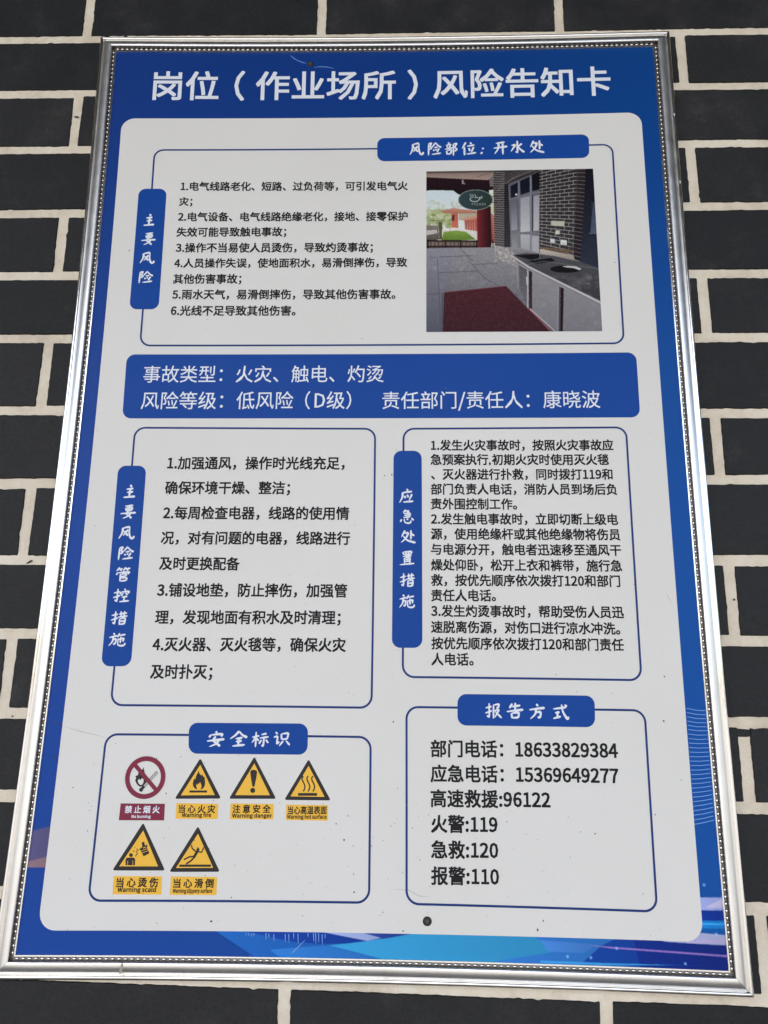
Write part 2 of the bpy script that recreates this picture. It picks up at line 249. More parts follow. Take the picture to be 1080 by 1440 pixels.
WALL_MARKS = [(-375.0, -211.2, 1.6, 2.6, 0.2, 0), (8.0, 497.5, 1.7, 2.6, 0.1, 0), (-341.0, -382.8, 2.6, 1.2, 0.2, 1), (-333.8, 120.7, 3.4, 0.9, -0.5, 1), (310.8, 266.2, 1.0, 1.0, 0, 1), (-332.3, 264.9, 1, 0.6, 0, 1), (-317.3, -490.6, 3, 1.3, 0, 2), (-295.8, -489.9, 2.4, 2, 0, 2), (334.4, 270.5, 13, 3.6, 0.0, 2), (337.1, 150.6, 1.0, 1.2, 0, 1)]
LATIN = {
 '0': (556, "103 660 278 759 454 660 517 370 454 76 278 -25 103 76 40 370 371 597 278 663 186 597 148 370 186 140 278 73 371 140 409 370", "0 9 1 9 2 1 0 10 9 8 2 9 7 10 0 8 3 2 7 11 10 15 3 8 15 4 3 6 11 7 6 12 11 14 4 15 6 13 12 13 4 14 13 5 4 5 13 6"),
 '1': (556, "242 86 242 614 111 614 111 690 203 714 271 744 354 744 354 86 501 86 501 -10 78 -10 78 86", "4 6 5 4 1 6 1 7 6 3 1 4 2 1 3 0 7 1 10 0 11 10 7 0 10 8 7 10 9 8"),
 '2': (556, "290 325 370 528 339 625 245 663 167 640 93 574 25 641 131 727 257 758 421 696 481 532 400 303 206 84 242 87 302 89 516 89 516 -10 34 -10 34 58", "7 9 8 6 9 7 6 3 9 3 2 9 2 10 9 6 4 3 5 4 6 1 10 2 1 11 10 0 11 1 18 11 0 18 12 11 13 15 14 13 16 15 12 16 13 18 16 12 17 16 18"),
 '3': (556, "74 161 156 98 257 74 358 108 396 199 349 298 168 339 168 424 330 466 371 557 341 633 257 663 179 644 104 588 41 662 143 732 261 758 421 707 485 565 447 446 355 382 355 388 463 326 511 196 438 34 264 -23 117 8 15 86", "15 17 16 14 17 15 14 11 17 11 10 17 10 18 17 14 12 11 13 12 14 9 18 10 9 19 18 8 19 9 7 19 8 7 21 19 21 20 19 6 21 7 6 22 21 5 22 6 5 23 22 4 23 5 3 23 4 3 24 23 27 1 0 2 24 3 27 2 1 26 2 27 26 24 2 26 25 24"),
 '4': (556, "10 192 10 265 320 744 437 744 437 285 535 285 535 192 437 192 437 -10 331 -10 331 192 332 567 335 624 348 624 322 576 291 521 134 285 331 285 331 501", "1 3 2 1 12 3 12 13 3 13 4 3 1 14 12 14 11 12 14 11 13 11 4 13 1 15 14 18 4 11 1 16 15 17 4 18 1 17 16 1 4 17 1 5 4 1 6 5 0 6 1 10 6 0 9 7 10 7 6 10 9 8 7"),
 '5': (556, "71 158 151 97 253 74 356 117 399 236 360 352 256 393 197 383 135 349 76 386 101 744 477 744 477 646 199 646 183 459 220 475 283 483 445 424 514 238 437 45 263 -23 116 8 13 82", "9 13 10 13 11 10 13 12 11 9 14 13 15 17 16 14 17 15 9 17 14 9 6 17 6 5 17 5 18 17 9 7 6 8 7 9 4 18 5 4 19 18 3 19 4 22 1 0 2 19 3 22 2 1 21 2 22 21 19 2 21 20 19"),
 '6': (556, "130 664 326 758 431 736 515 674 449 602 391 648 333 662 209 598 159 394 216 441 309 466 465 406 523 225 458 45 301 -24 118 71 46 351 382 112 415 225 385 336 293 377 225 358 155 291 201 126 302 70", "0 2 1 0 3 2 0 6 3 6 5 3 5 4 3 16 7 0 7 6 0 16 8 7 9 11 10 8 11 9 8 20 11 20 19 11 19 12 11 16 20 8 16 21 20 16 22 21 15 22 16 18 12 19 15 23 22 17 12 18 17 13 12 15 24 23 24 13 17 14 24 15 14 13 24"),
 '7': (556, "39 646 39 744 519 744 519 677 351 362 302 -10 187 -10 243 360 389 646", "0 2 1 0 3 2 0 8 3 8 4 3 7 4 8 7 5 4 6 5 7"),
 '8': (556, "79 313 170 390 170 386 102 454 71 560 132 702 283 756 438 699 494 552 460 442 397 371 397 374 481 303 521 176 454 34 280 -24 105 34 35 182 365 632 281 666 205 637 175 559 222 466 328 411 377 474 395 546 357 282 230 344 164 280 138 191 179 101 282 66 377 98 412 179", "5 7 6 4 20 5 20 19 5 19 7 5 19 18 7 18 8 7 4 21 20 25 8 18 3 21 4 3 22 21 25 9 8 24 9 25 23 9 24 3 23 22 2 1 3 1 23 3 23 11 9 11 10 9 1 11 23 0 27 1 27 11 1 27 12 11 0 28 27 26 12 27 17 28 0 26 13 12 33 13 26 17 29 28 17 30 29 16 30 17 32 13 33 32 14 13 16 31 30 31 14 32 16 14 31 15 14 16"),
 '9': (556, "107 133 168 87 231 74 348 137 399 341 342 294 246 268 91 329 34 509 98 689 255 758 440 667 512 399 429 74 237 -24 128 -1 43 60 175 623 141 509 172 398 262 357 333 378 403 448 358 610 255 665", "9 11 10 8 17 9 17 24 9 24 11 9 24 23 11 23 12 11 8 18 17 22 12 23 7 18 8 7 19 18 21 12 22 21 4 12 4 13 12 7 20 19 20 4 21 7 4 20 7 5 4 3 13 4 6 5 7 2 13 3 16 1 0 16 2 1 2 14 13 16 14 2 15 14 16"),
 'D': (689, "286 744 550 648 641 370 550 90 290 -10 91 -10 91 744 462 161 524 370 462 577 275 649 203 649 203 86 275 86", "5 11 6 11 0 6 11 10 0 10 1 0 5 12 11 9 1 10 9 2 1 8 2 9 8 3 2 7 3 8 13 3 7 13 4 3 5 13 12 5 4 13"),
 '.': (278, "84 115 139 137 194 115 216 56 194 -1 139 -24 84 -1 62 56", "0 2 1 7 2 0 7 3 2 6 3 7 6 4 3 6 5 4"),
 '/': (393, "391 805 86 -189 -3 -189 304 805", "2 0 3 2 1 0"),
 ':': (278, "84 115 139 137 194 115 216 56 194 -1 139 -24 84 -1 62 56 84 519 139 542 194 519 216 461 194 402 139 380 84 402 62 461", "8 10 9 15 10 8 15 11 10 15 12 11 14 12 15 14 13 12 0 2 1 7 2 0 7 3 2 6 3 7 6 4 3 6 5 4"),
 ';': (278, "118 -75 139 -12 141 -12 88 7 64 62 88 117 145 137 209 105 232 19 191 -113 71 -206 41 -133 84 519 139 542 194 519 216 461 194 402 139 380 84 402 62 461", "12 14 13 19 14 12 19 15 14 19 16 15 18 16 19 18 17 16 5 7 6 4 7 5 4 8 7 3 8 4 3 2 8 2 9 8 1 9 2 0 9 1 11 9 0 11 10 9"),
 'W': (879, "129 744 208 336 230 218 251 106 238 106 262 218 289 337 392 744 493 744 597 337 623 218 647 106 637 106 655 217 675 336 756 744 865 744 709 -10 581 -10 468 440 450 525 434 600 446 600 429 525 410 440 299 -10 173 -10 14 744", "26 0 27 26 1 0 6 8 7 6 21 8 21 22 8 22 9 8 14 16 15 14 17 16 6 23 21 23 20 21 23 20 22 20 9 22 19 9 20 6 24 23 18 9 19 6 25 24 5 25 6 18 10 9 26 2 1 13 17 14 18 12 10 12 11 10 4 3 5 3 25 5 26 3 2 12 17 13 26 25 3 18 17 12"),
 'a': (564, "133 286 381 352 361 433 279 471 195 454 113 410 68 491 171 544 297 568 448 504 494 336 494 -10 400 -10 392 55 401 55 317 1 217 -23 96 19 48 142 383 271 208 225 158 146 182 89 244 71 313 88 383 137", "7 9 8 6 9 7 6 3 9 3 2 9 2 10 9 5 4 6 4 3 6 1 10 2 0 10 1 0 19 10 19 11 10 18 20 0 20 19 0 25 11 19 18 21 20 18 22 21 17 22 18 24 14 25 14 11 25 17 23 22 23 14 24 17 13 23 13 14 23 17 15 13 15 12 13 15 11 14 16 15 17 12 11 15"),
 'r': (389, "176 554 185 455 174 455 241 536 331 568 366 565 402 552 381 454 347 464 322 466 256 439 194 347 194 -10 82 -10 82 554", "3 5 4 3 6 5 13 0 14 13 2 0 2 1 0 3 7 6 2 9 3 9 8 3 8 7 3 2 10 9 13 11 2 11 10 2 13 12 11"),
 'n': (611, "176 554 185 475 175 475 256 540 361 569 495 510 537 346 537 -10 426 -10 426 331 403 436 332 467 262 448 194 390 194 -10 82 -10 82 554", "3 5 4 15 0 16 15 2 0 2 1 0 2 5 3 2 11 5 11 10 5 10 6 5 15 13 2 13 12 2 12 11 2 9 6 10 15 14 13 9 7 6 8 7 9"),
 'i': (275, "87 768 138 787 190 768 210 717 190 665 138 645 87 665 67 717 194 554 194 -10 82 -10 82 554", "10 8 11 10 9 8 0 2 1 0 3 2 7 3 0 7 4 3 6 4 7 5 4 6"),
 'g': (565, "63 -32 121 22 121 19 87 53 72 112 93 178 132 217 132 214 84 272 61 364 124 513 273 568 319 564 353 554 551 554 551 464 448 464 471 430 484 361 424 215 276 162 231 168 197 180 178 159 170 127 186 93 256 77 363 77 510 45 562 -62 483 -203 276 -261 107 -221 40 -106 349 450 274 480 201 450 170 364 201 277 274 245 348 277 380 364 426 -32 350 -18 256 -18 222 -16 190 -11 153 -50 142 -91 179 -153 288 -177 408 -145 449 -77", "10 12 11 10 13 12 10 14 13 10 15 14 9 36 10 36 35 10 35 15 10 34 16 35 16 15 35 34 17 16 9 37 36 41 17 34 41 18 17 8 37 9 40 18 41 8 38 37 40 19 18 39 19 40 8 39 38 7 6 8 6 39 8 6 19 39 5 19 6 5 22 19 22 20 19 5 23 22 21 20 22 4 23 5 4 24 23 4 25 24 3 25 4 3 26 25 3 27 26 3 28 27 2 1 3 1 28 3 1 43 28 43 42 28 42 29 28 0 46 1 46 43 1 0 47 46 45 43 46 44 43 45 33 47 0 52 29 42 33 48 47 52 30 29 51 30 52 33 49 48 32 49 33 50 30 51 32 50 49 32 30 50 32 31 30"),
 'f': (326, "97 553 97 633 138 769 264 821 316 815 369 800 343 709 303 724 277 727 226 703 208 629 208 554 324 554 324 460 208 460 208 -10 97 -10 97 460 23 460 23 548", "2 4 3 2 5 4 2 7 5 7 6 5 1 9 2 9 8 2 8 7 2 1 10 9 0 10 1 0 11 10 0 12 11 0 13 12 19 13 0 18 13 19 17 13 18 16 14 17 14 13 17 16 15 14"),
 'e': (555, "119 489 295 569 465 496 523 304 522 273 518 240 157 240 204 119 324 70 392 81 463 116 504 38 415 -7 311 -23 120 54 41 271 389 434 297 474 202 433 156 326 420 326", "0 2 1 0 17 2 17 16 2 16 3 2 15 18 0 18 17 0 20 3 16 15 19 18 15 20 19 15 3 20 15 4 3 15 5 4 14 6 15 6 5 15 14 7 6 14 8 7 9 11 10 8 11 9 14 11 8 13 11 14 13 12 11"),
 'd': (621, "116 488 287 568 375 550 431 514 427 588 427 807 539 807 539 -10 445 -10 437 54 446 54 373 1 277 -24 106 54 43 272 427 418 367 458 306 470 202 416 158 272 195 126 299 75 364 92 427 143", "4 6 5 4 7 6 3 7 4 0 2 1 0 3 2 0 17 3 17 16 3 16 15 3 15 7 3 14 18 0 18 17 0 23 7 15 14 19 18 14 20 19 13 20 14 22 10 23 10 7 23 13 21 20 21 10 22 13 9 21 9 10 21 13 8 9 11 7 10 12 11 13 11 8 13 8 7 11"),
 't': (378, "98 460 17 460 17 548 104 553 114 707 209 707 209 554 358 554 358 460 209 460 209 166 226 96 285 71 313 75 353 89 376 0 316 -17 261 -23 134 29 98 167", "3 5 4 3 6 5 3 7 6 3 8 7 2 8 3 1 8 2 0 8 1 19 9 0 9 8 0 19 10 9 18 10 19 18 11 10 18 12 11 13 15 14 12 15 13 18 15 12 17 15 18 17 16 15"),
 's': (469, "74 137 154 85 237 68 311 91 333 142 298 199 216 237 105 293 51 403 104 521 249 568 347 549 433 499 376 426 312 463 251 477 181 455 161 408 192 358 271 323 386 266 443 148 388 26 235 -23 120 -1 18 59", "9 11 10 9 12 11 8 16 9 16 15 9 15 12 9 15 14 12 14 13 12 8 17 16 8 18 17 7 18 8 7 19 18 7 20 19 6 20 7 6 21 20 5 21 6 4 21 5 4 22 21 3 22 4 25 1 0 2 22 3 25 2 1 25 22 2 24 22 25 24 23 22"),
 'h': (608, "194 807 194 579 191 488 257 540 361 569 495 510 537 346 537 -10 426 -10 426 331 403 436 332 467 262 448 194 390 194 -10 82 -10 82 807", "15 0 16 15 1 0 15 2 1 3 5 4 2 5 3 2 11 5 11 10 5 10 6 5 15 13 2 13 12 2 12 11 2 9 6 10 15 14 13 9 7 6 8 7 9"),
 'o': (607, "120 490 304 569 487 490 566 271 487 54 304 -24 120 54 41 271 410 416 304 470 198 416 157 271 198 127 304 74 410 127 451 271", "0 2 1 7 10 0 10 9 0 9 2 0 9 8 2 8 3 2 7 11 10 15 3 8 14 3 15 7 12 11 6 12 7 14 4 3 13 4 14 6 13 12 6 4 13 6 5 4"),
 'u': (608, "74 554 186 554 186 211 209 107 279 77 348 97 416 162 416 554 527 554 527 -10 432 -10 425 75 434 75 355 5 251 -24 116 34 74 198", "16 1 0 16 2 1 6 8 7 6 9 8 16 3 2 15 3 16 5 12 6 12 9 6 15 4 3 4 12 5 15 11 4 11 12 4 15 13 11 13 10 11 13 9 12 14 13 15 10 9 13"),
 'l': (284, "82 807 194 807 194 103 200 79 212 73 216 73 236 76 253 -12 221 -20 187 -23 106 11 82 107", "11 1 0 11 2 1 10 2 11 10 3 2 10 4 3 5 7 6 4 7 5 10 7 4 9 7 10 9 8 7"),
 'c': (511, "122 490 313 568 409 548 486 496 428 420 372 458 319 470 203 416 157 271 201 127 316 74 381 88 446 131 497 52 404 -4 305 -23 117 54 41 272", "0 2 1 0 3 2 0 6 3 6 5 3 5 4 3 17 7 0 7 6 0 17 8 7 16 8 17 16 9 8 11 13 12 16 10 9 10 13 11 16 13 10 15 13 16 15 14 13"),
 'p': (621, "176 554 185 491 175 491 256 544 353 569 521 489 578 280 504 57 333 -24 253 -6 192 32 194 -45 194 -239 82 -239 82 554 431 419 328 470 263 453 194 402 194 126 259 86 315 75 420 128 462 280", "3 5 4 13 0 14 13 2 0 2 1 0 2 5 3 13 18 2 18 17 2 17 16 2 16 5 2 16 15 5 15 6 5 23 6 15 13 19 18 23 7 6 22 7 23 21 7 22 13 10 19 10 20 19 10 21 20 10 7 21 10 8 7 13 11 10 9 8 10 13 12 11"),
 'y': (522, "48 -138 77 -146 96 -149 165 -118 210 -38 221 -2 -2 554 115 554 228 246 254 170 280 98 270 98 290 168 312 245 412 554 523 554 314 -50 236 -188 103 -245 64 -241 25 -230", "5 7 6 5 8 7 13 15 14 13 16 15 5 9 8 12 16 13 5 11 9 11 10 9 11 16 12 5 16 11 4 16 5 3 16 4 3 17 16 2 17 3 20 1 0 20 2 1 20 17 2 20 18 17 19 18 20"),
 'N': (724, "201 744 473 276 549 130 537 130 529 235 525 352 525 744 633 744 633 -10 522 -10 252 459 175 605 188 605 194 502 198 386 198 -10 91 -10 91 744", "16 11 17 11 0 17 11 12 0 12 1 0 5 7 6 5 8 7 16 13 11 13 10 11 13 10 12 10 1 12 16 14 13 9 1 10 16 15 14 4 8 5 9 3 1 3 2 1 3 8 4 9 8 3"),
 'b': (619, "182 46 174 -10 82 -10 82 807 194 807 194 579 191 501 258 545 353 569 521 489 578 280 504 57 333 -24 249 -4 174 46 431 419 328 470 263 453 194 402 194 126 258 86 315 75 420 128 462 280", "2 4 3 2 5 4 2 6 5 7 9 8 6 9 7 2 18 6 18 17 6 17 16 6 16 9 6 16 15 9 15 10 9 23 10 15 2 19 18 23 11 10 22 11 23 21 11 22 2 14 19 14 20 19 14 21 20 14 11 21 14 0 11 0 12 11 2 13 14 1 13 0 13 12 0 2 1 13"),
}
# ---------------------------------------------------------------- helpers
def lin(c):
    c = c / 255.0
    return c / 12.92 if c <= 0.04045 else ((c + 0.055) / 1.055) ** 2.4
K_PRINT = 1.12
def C(rgb, k=K_PRINT):
    return tuple(min(0.86, lin(v) * k) for v in rgb) + (1.0,)

def warp(x, y):
    """the thin sheet and its light frame are slightly bowed in at the sides"""
    a = x / 300.0; b = y / HALF_H
    return (x + (6.5 * (1 - a) / 2 - 1.6 * (1 + a) / 2) * (1 - b * b),
            y + (3.5 * (1 - b) / 2 - 2.9 * (1 + b) / 2) * (1 - a * a))
def P(x, y, h=0.0):
    """poster point (mm) at height h (mm) off the sheet -> world"""
    x, y = warp(x, y)
    return w3(x, y, -h)

def mat(name, base=(.5, .5, .5, 1), rough=.5, metal=0.0, spec=.5):
    m = bpy.data.materials.new(name); m.use_nodes = True
    b = m.node_tree.nodes['Principled BSDF']
    b.inputs['Base Color'].default_value = base
    b.inputs['Roughness'].default_value = rough
    b.inputs['Metallic'].default_value = metal
    b.inputs['Specular IOR Level'].default_value = spec
    return m
def nodes(m): return m.node_tree.nodes, m.node_tree.links, m.node_tree.nodes['Principled BSDF']
def noise(m, scale, detail=3, rough=.6, stretch=None):
    n, l, b = nodes(m)
    tc = n.new('ShaderNodeTexCoord'); t = n.new('ShaderNodeTexNoise')
    t.inputs['Scale'].default_value = scale; t.inputs['Detail'].default_value = detail; t.inputs['Roughness'].default_value = rough
    if stretch:
        mp = n.new('ShaderNodeMapping'); mp.inputs['Scale'].default_value = stretch
        l.new(tc.outputs['Object'], mp.inputs[0]); l.new(mp.outputs[0], t.inputs['Vector'])
    else: l.new(tc.outputs['Object'], t.inputs['Vector'])
    return t.outputs['Fac']
def ramp(m, fac, stops):
    n, l, b = nodes(m)
    r = n.new('ShaderNodeValToRGB')
    e = r.color_ramp.elements
    while len(e) < len(stops): e.new(0.5)
    for el, (p, c) in zip(e, stops): el.position = p; el.color = c if len(c) == 4 else tuple(c) + (1,)
    l.new(fac, r.inputs[0]); return r.outputs[0]
def mapr(m, fac, a, b_, c, d):
    n, l, b = nodes(m)
    r = n.new('ShaderNodeMapRange'); r.inputs[1].default_value = a; r.inputs[2].default_value = b_; r.inputs[3].default_value = c; r.inputs[4].default_value = d
    l.new(fac, r.inputs[0]); return r.outputs[0]
def bump(m, fac, strength, dist):
    n, l, b = nodes(m)
    bp = n.new('ShaderNodeBump'); bp.inputs['Strength'].default_value = strength; bp.inputs['Distance'].default_value = dist
    l.new(fac, bp.inputs['Height'])
    if b.inputs['Normal'].is_linked: l.new(b.inputs['Normal'].links[0].from_socket, bp.inputs['Normal'])
    l.new(bp.outputs[0], b.inputs['Normal'])

# ---------------------------------------------------------------- materials
def make_print(name, base, rough=.42):
    m = mat(name, base, rough, 0, .2)
    n, l, b = nodes(m)
    f = noise(m, 9, 4, .6)
    l.new(mapr(m, f, .3, .7, rough - .06, rough + .08), b.inputs['Roughness'])
    bump(m, noise(m, 14, 2, .5), .12, .002)          # a sheet that is not perfectly flat
    return m
M_white = make_print('printed_white', (.72, .715, .69, 1))
n, l, b = nodes(M_white)
f = noise(M_white, 5, 5, .6)
l.new(ramp(M_white, f, [(.3, (.708, .694, .655)), (.7, (.735, .722, .69))]), b.inputs['Base Color'])
mg = n.new('ShaderNodeMixRGB'); mg.blend_type = 'MULTIPLY'; mg.inputs[0].default_value = 1
l.new(b.inputs['Base Color'].links[0].from_socket, mg.inputs[1]); l.new(ramp(M_white, noise(M_white, 38, 6, .75), [(.2, (.94, .94, .93)), (.36, (1, 1, 1)), (.66, (1, 1, 1)), (.8, (.93, .93, .92))]), mg.inputs[2]); l.new(mg.outputs[0], b.inputs['Base Color'])
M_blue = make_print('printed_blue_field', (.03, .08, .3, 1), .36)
n, l, b = nodes(M_blue)
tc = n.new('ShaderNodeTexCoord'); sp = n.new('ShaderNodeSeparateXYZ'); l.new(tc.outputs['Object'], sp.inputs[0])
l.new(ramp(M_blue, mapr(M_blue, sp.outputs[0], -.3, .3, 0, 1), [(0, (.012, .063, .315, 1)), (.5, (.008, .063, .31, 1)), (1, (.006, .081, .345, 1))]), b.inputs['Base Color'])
ink = ramp(M_blue, mapr(M_blue, sp.outputs[2], CZ - .1, CZ + .45, 0, 1), [(0, (1, 1, 1)), (1, (.66, .64, .68))])   # the blue is multiplied darker towards the top
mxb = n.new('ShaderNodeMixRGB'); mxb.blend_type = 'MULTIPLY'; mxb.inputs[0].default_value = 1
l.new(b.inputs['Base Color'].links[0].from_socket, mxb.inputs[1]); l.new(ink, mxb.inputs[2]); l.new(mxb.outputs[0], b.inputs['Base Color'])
M_tab = make_print('printed_blue', (.008, .061, .305, 1), .38)
for m_ in (M_blue, M_tab): m_.node_tree.nodes['Principled BSDF'].inputs['Specular IOR Level'].default_value = .10
M_line = make_print('printed_blue_line', (.008, .035, .17, 1), .4)
M_ink = make_print('printed_black', (.009, .009, .010, 1), .5)
M_wtext = make_print('printed_white_letters', (.74, .78, .84, 1), .42)
M_red = make_print('printed_maroon', C((122, 40, 62)), .45)
M_yellow = make_print('printed_amber', C((232, 178, 66)), .45)
M_sblack = make_print('printed_symbol_black', (.028, .025, .027, 1), .45)
M_picture = make_print('printed_picture', (.5, .5, .5, 1), .36)
n, l, b = nodes(M_picture)
b.inputs['Specular IOR Level'].default_value = .10
at = n.new('ShaderNodeAttribute'); at.attribute_name = 'print'; l.new(at.outputs['Color'], b.inputs['Base Color'])
M_pale = make_print('printed_pale_blue_line', C((112, 150, 208)), .4)
M_speck = mat('dirt', (.05, .048, .04, 1), .9)
M_dust = mat('grey_dust', (.15, .145, .13, 1), .9)
M_crease = mat('crease_mark', (.30, .31, .33, 1), .6)
M_creased = mat('dark_crease_mark', (.012, .03, .12, 1), .6)
M_hair = mat('pale_fibre', C((90, 125, 195)), .6)

def make_metal(name, r0, r1, stretch):
    m = mat(name, (.80, .79, .77, 1), r0, 1.0)
    n, l, b = nodes(m)
    f = noise(m, 60, 4, .7, stretch)
    l.new(mapr(m, f, .3, .75, r0, r1), b.inputs['Roughness'])
    g = noise(m, 22, 5, .65)
    l.new(ramp(m, g, [(.26, (.74, .725, .69)), (.40, (.85, .84, .81)), (.8, (.89, .88, .855))]), b.inputs['Base Color'])
    bump(m, noise(m, 35, 3, .6), .02, .001)
    return m
M_alu = make_metal('satin_aluminium', .30, .40, (1, 1, 1))
M_lip = make_metal('polished_lip', .10, .24, (1, 1, 1))
M_channel = mat('shade_darkened_channel', (.27, .255, .235, 1), .38, 1.0)  # recess shade and dark reflections put into the channel's metal colour
M_bead = mat('bead_metal', (.84, .82, .79, 1), .14, 1.0)
M_screw = mat('dark_screw_steel', (.035, .033, .03, 1), .55, .3)
n, l, b = nodes(M_screw); bump(M_screw, noise(M_screw, 900, 3), .5, .0004)
M_rust = mat('rust_stain', (.40, .33, .28, 1), .6)

M_brick = mat('black_brick', (.03, .03, .03, 1), .6, 0, .34)
n, l, b = nodes(M_brick)
oi = n.new('ShaderNodeObjectInfo')
f = noise(M_brick, 420, 4, .75)
g = noise(M_brick, 26, 5, .65)
mx = n.new('ShaderNodeMixRGB'); mx.blend_type = 'MULTIPLY'; mx.inputs[0].default_value = 1
l.new(ramp(M_brick, f, [(.25, (.40, .40, .41)), (.5, (1, 1, 1)), (.66, (1.25, 1.25, 1.25)), (.76, (2.6, 2.6, 2.7))]), mx.inputs[1])
l.new(ramp(M_brick, g, [(.28, (.0065, .007, .0078)), (.5, (.012, .0124, .0132)), (.62, (.0175, .0178, .0185)), (.74, (.034, .034, .034))]), mx.inputs[2])
mx2 = n.new('ShaderNodeMixRGB'); mx2.blend_type = 'MULTIPLY'; mx2.inputs[0].default_value = 1
l.new(mx.outputs[0], mx2.inputs[1])
l.new(ramp(M_brick, oi.outputs['Random'], [(0, (.78, .80, .84)), (.5, (1, 1, 1.02)), (1, (1.28, 1.24, 1.22))]), mx2.inputs[2])
l.new(mx2.outputs[0], b.inputs['Base Color'])
l.new(mapr(M_brick, g, .3, .7, .50, .72), b.inputs['Roughness'])
bump(M_brick, noise(M_brick, 700, 4, .8), .55, .0008)
bump(M_brick, noise(M_brick, 60, 4, .6), .35, .002)

M_mortar = mat('cream_mortar', (.7, .6, .45, 1), .85, 0, .25)
n, l, b = nodes(M_mortar)
f = noise(M_mortar, 24, 6, .7)
g = noise(M_mortar, 650, 3, .7)
mx = n.new('ShaderNodeMixRGB'); mx.blend_type = 'MULTIPLY'; mx.inputs[0].default_value = 1
l.new(ramp(M_mortar, f, [(.28, (.60, .52, .405)), (.5, (.755, .672, .54)), (.72, (.82, .765, .655))]), mx.inputs[1])
l.new(ramp(M_mortar, g, [(.16, (.25, .2, .16)), (.28, (.93, .92, .9)), (.6, (1, 1, 1))]), mx.inputs[2])
l.new(mx.outputs[0], b.inputs['Base Color'])
bump(M_mortar, noise(M_mortar, 500, 5, .75), .6, .001)
bump(M_mortar, noise(M_mortar, 90, 4, .6), .5, .002)

M_ground = mat('grey_paving', (.36, .35, .33, 1), .85)
n, l, b = nodes(M_ground)
l.new(ramp(M_ground, noise(M_ground, 3, 6, .7), [(.3, (.135, .132, .125)), (.7, (.20, .196, .186))]), b.inputs['Base Color'])
M_eave = mat('dark_painted_timber', (.10, .055, .04, 1), .6)
n, l, b = nodes(M_eave)
l.new(ramp(M_eave, noise(M_eave, 6, 5, .6, (1, .1, 1)), [(.3, (.040, .034, .03)), (.7, (.065, .055, .048))]), b.inputs['Base Color'])

# ---------------------------------------------------------------- object makers
def link(name, verts, faces, m, parent=None, smooth=False, mats=None, mi=None, kind=None):
    me = bpy.data.meshes.new(name)
    me.from_pydata([tuple(v) for v in verts], [], faces)
    for x in (mats or [m]): me.materials.append(x)
    if mi: me.polygons.foreach_set('material_index', mi)
    if smooth: me.polygons.foreach_set('use_smooth', [True] * len(me.polygons))
    me.update()
    o = bpy.data.objects.new(name, me); col.objects.link(o)
    if parent: o.parent = parent; o.matrix_parent_inverse = parent_inv(parent)
    if kind: o['kind'] = kind
    return o
def world_loc(o):
    v = Vector(o.location)
    return v + world_loc(o.parent) if o.parent and o.parent.type == 'EMPTY' else v
def parent_inv(p):
    return Matrix.Translation(-Vector(ROOT_LOC.get(p.name, (0, 0, 0))))
ROOT_LOC = {}
def thing(name, loc, label, cat):
    o = bpy.data.objects.new(name, None); col.objects.link(o); o.location = loc
    o['label'] = label; o['category'] = cat; o.empty_display_size = .1
    ROOT_LOC[o.name] = tuple(loc); return o

class Flat:
    """collects flat printed shapes on the sheet; each shape has its own small height"""
    def __init__(s): s.v = []; s.f = []; s.mi = []; s.lift = 0.0
    def poly(s, pts, h, mi=0):
        k = len(s.v); s.v += [P(x, y, h) for x, y in pts]; s.f.append(list(range(k, k + len(pts)))); s.mi.append(mi)
    def stroke(s, pts, w, h, mi=0, prof=None):
        """a ribbon along a path; w in mm, prof gives width factors at its points"""
        n_ = len(pts); L, R_ = [], []
        for i, p in enumerate(pts):
            a = pts[max(0, i - 1)]; c = pts[min(n_ - 1, i + 1)]
            dx, dy = c[0] - a[0], c[1] - a[1]; q = math.hypot(dx, dy) or 1
            nx, ny = -dy / q, dx / q; ww = w / 2 * (prof[i] if prof else 1)
            hh = h + i * .0006
            L.append(P(p[0] + nx * ww, p[1] + ny * ww, hh)); R_.append(P(p[0] - nx * ww, p[1] - ny * ww, hh))
        k = len(s.v); s.v += L + R_
        for i in range(n_ - 1):
            s.f.append([k + i, k + i + 1, k + n_ + i + 1, k + n_ + i]); s.mi.append(mi)
    def obj(s, name, mats, parent, kind=None):
        return link(name, s.v, s.f, None, parent, False, mats if isinstance(mats, list) else [mats], s.mi, kind)

def lerp(a, b_, t): return (a[0] + (b_[0] - a[0]) * t, a[1] + (b_[1] - a[1]) * t)
def rounded(corners, r, step=14.0, arc=7):
    """rounded quad outline, its straight sides divided so that they follow the bow of the sheet"""
    out = []; n_ = len(corners)
    for i in range(n_):
        c = corners[i]; a = corners[i - 1]; d = corners[(i + 1) % n_]
        ra = r / math.dist(a, c); rd = r / math.dist(c, d)
        p0 = lerp(c, a, ra); p2 = lerp(c, d, rd)
        for k in range(arc + 1):
            t = k / arc; w_ = .7071; den = (1 - t) ** 2 + 2 * w_ * t * (1 - t) + t * t
            out.append(tuple(((1 - t) ** 2 * p0[j] + 2 * w_ * t * (1 - t) * c[j] + t * t * p2[j]) / den for j in (0, 1)))
        nxt = lerp(d, c, r / math.dist(c, d)); m_ = int(math.dist(p2, nxt) // step)
        for k in range(1, m_ + 1): out.append(lerp(p2, nxt, k / (m_ + 1)))
    return out
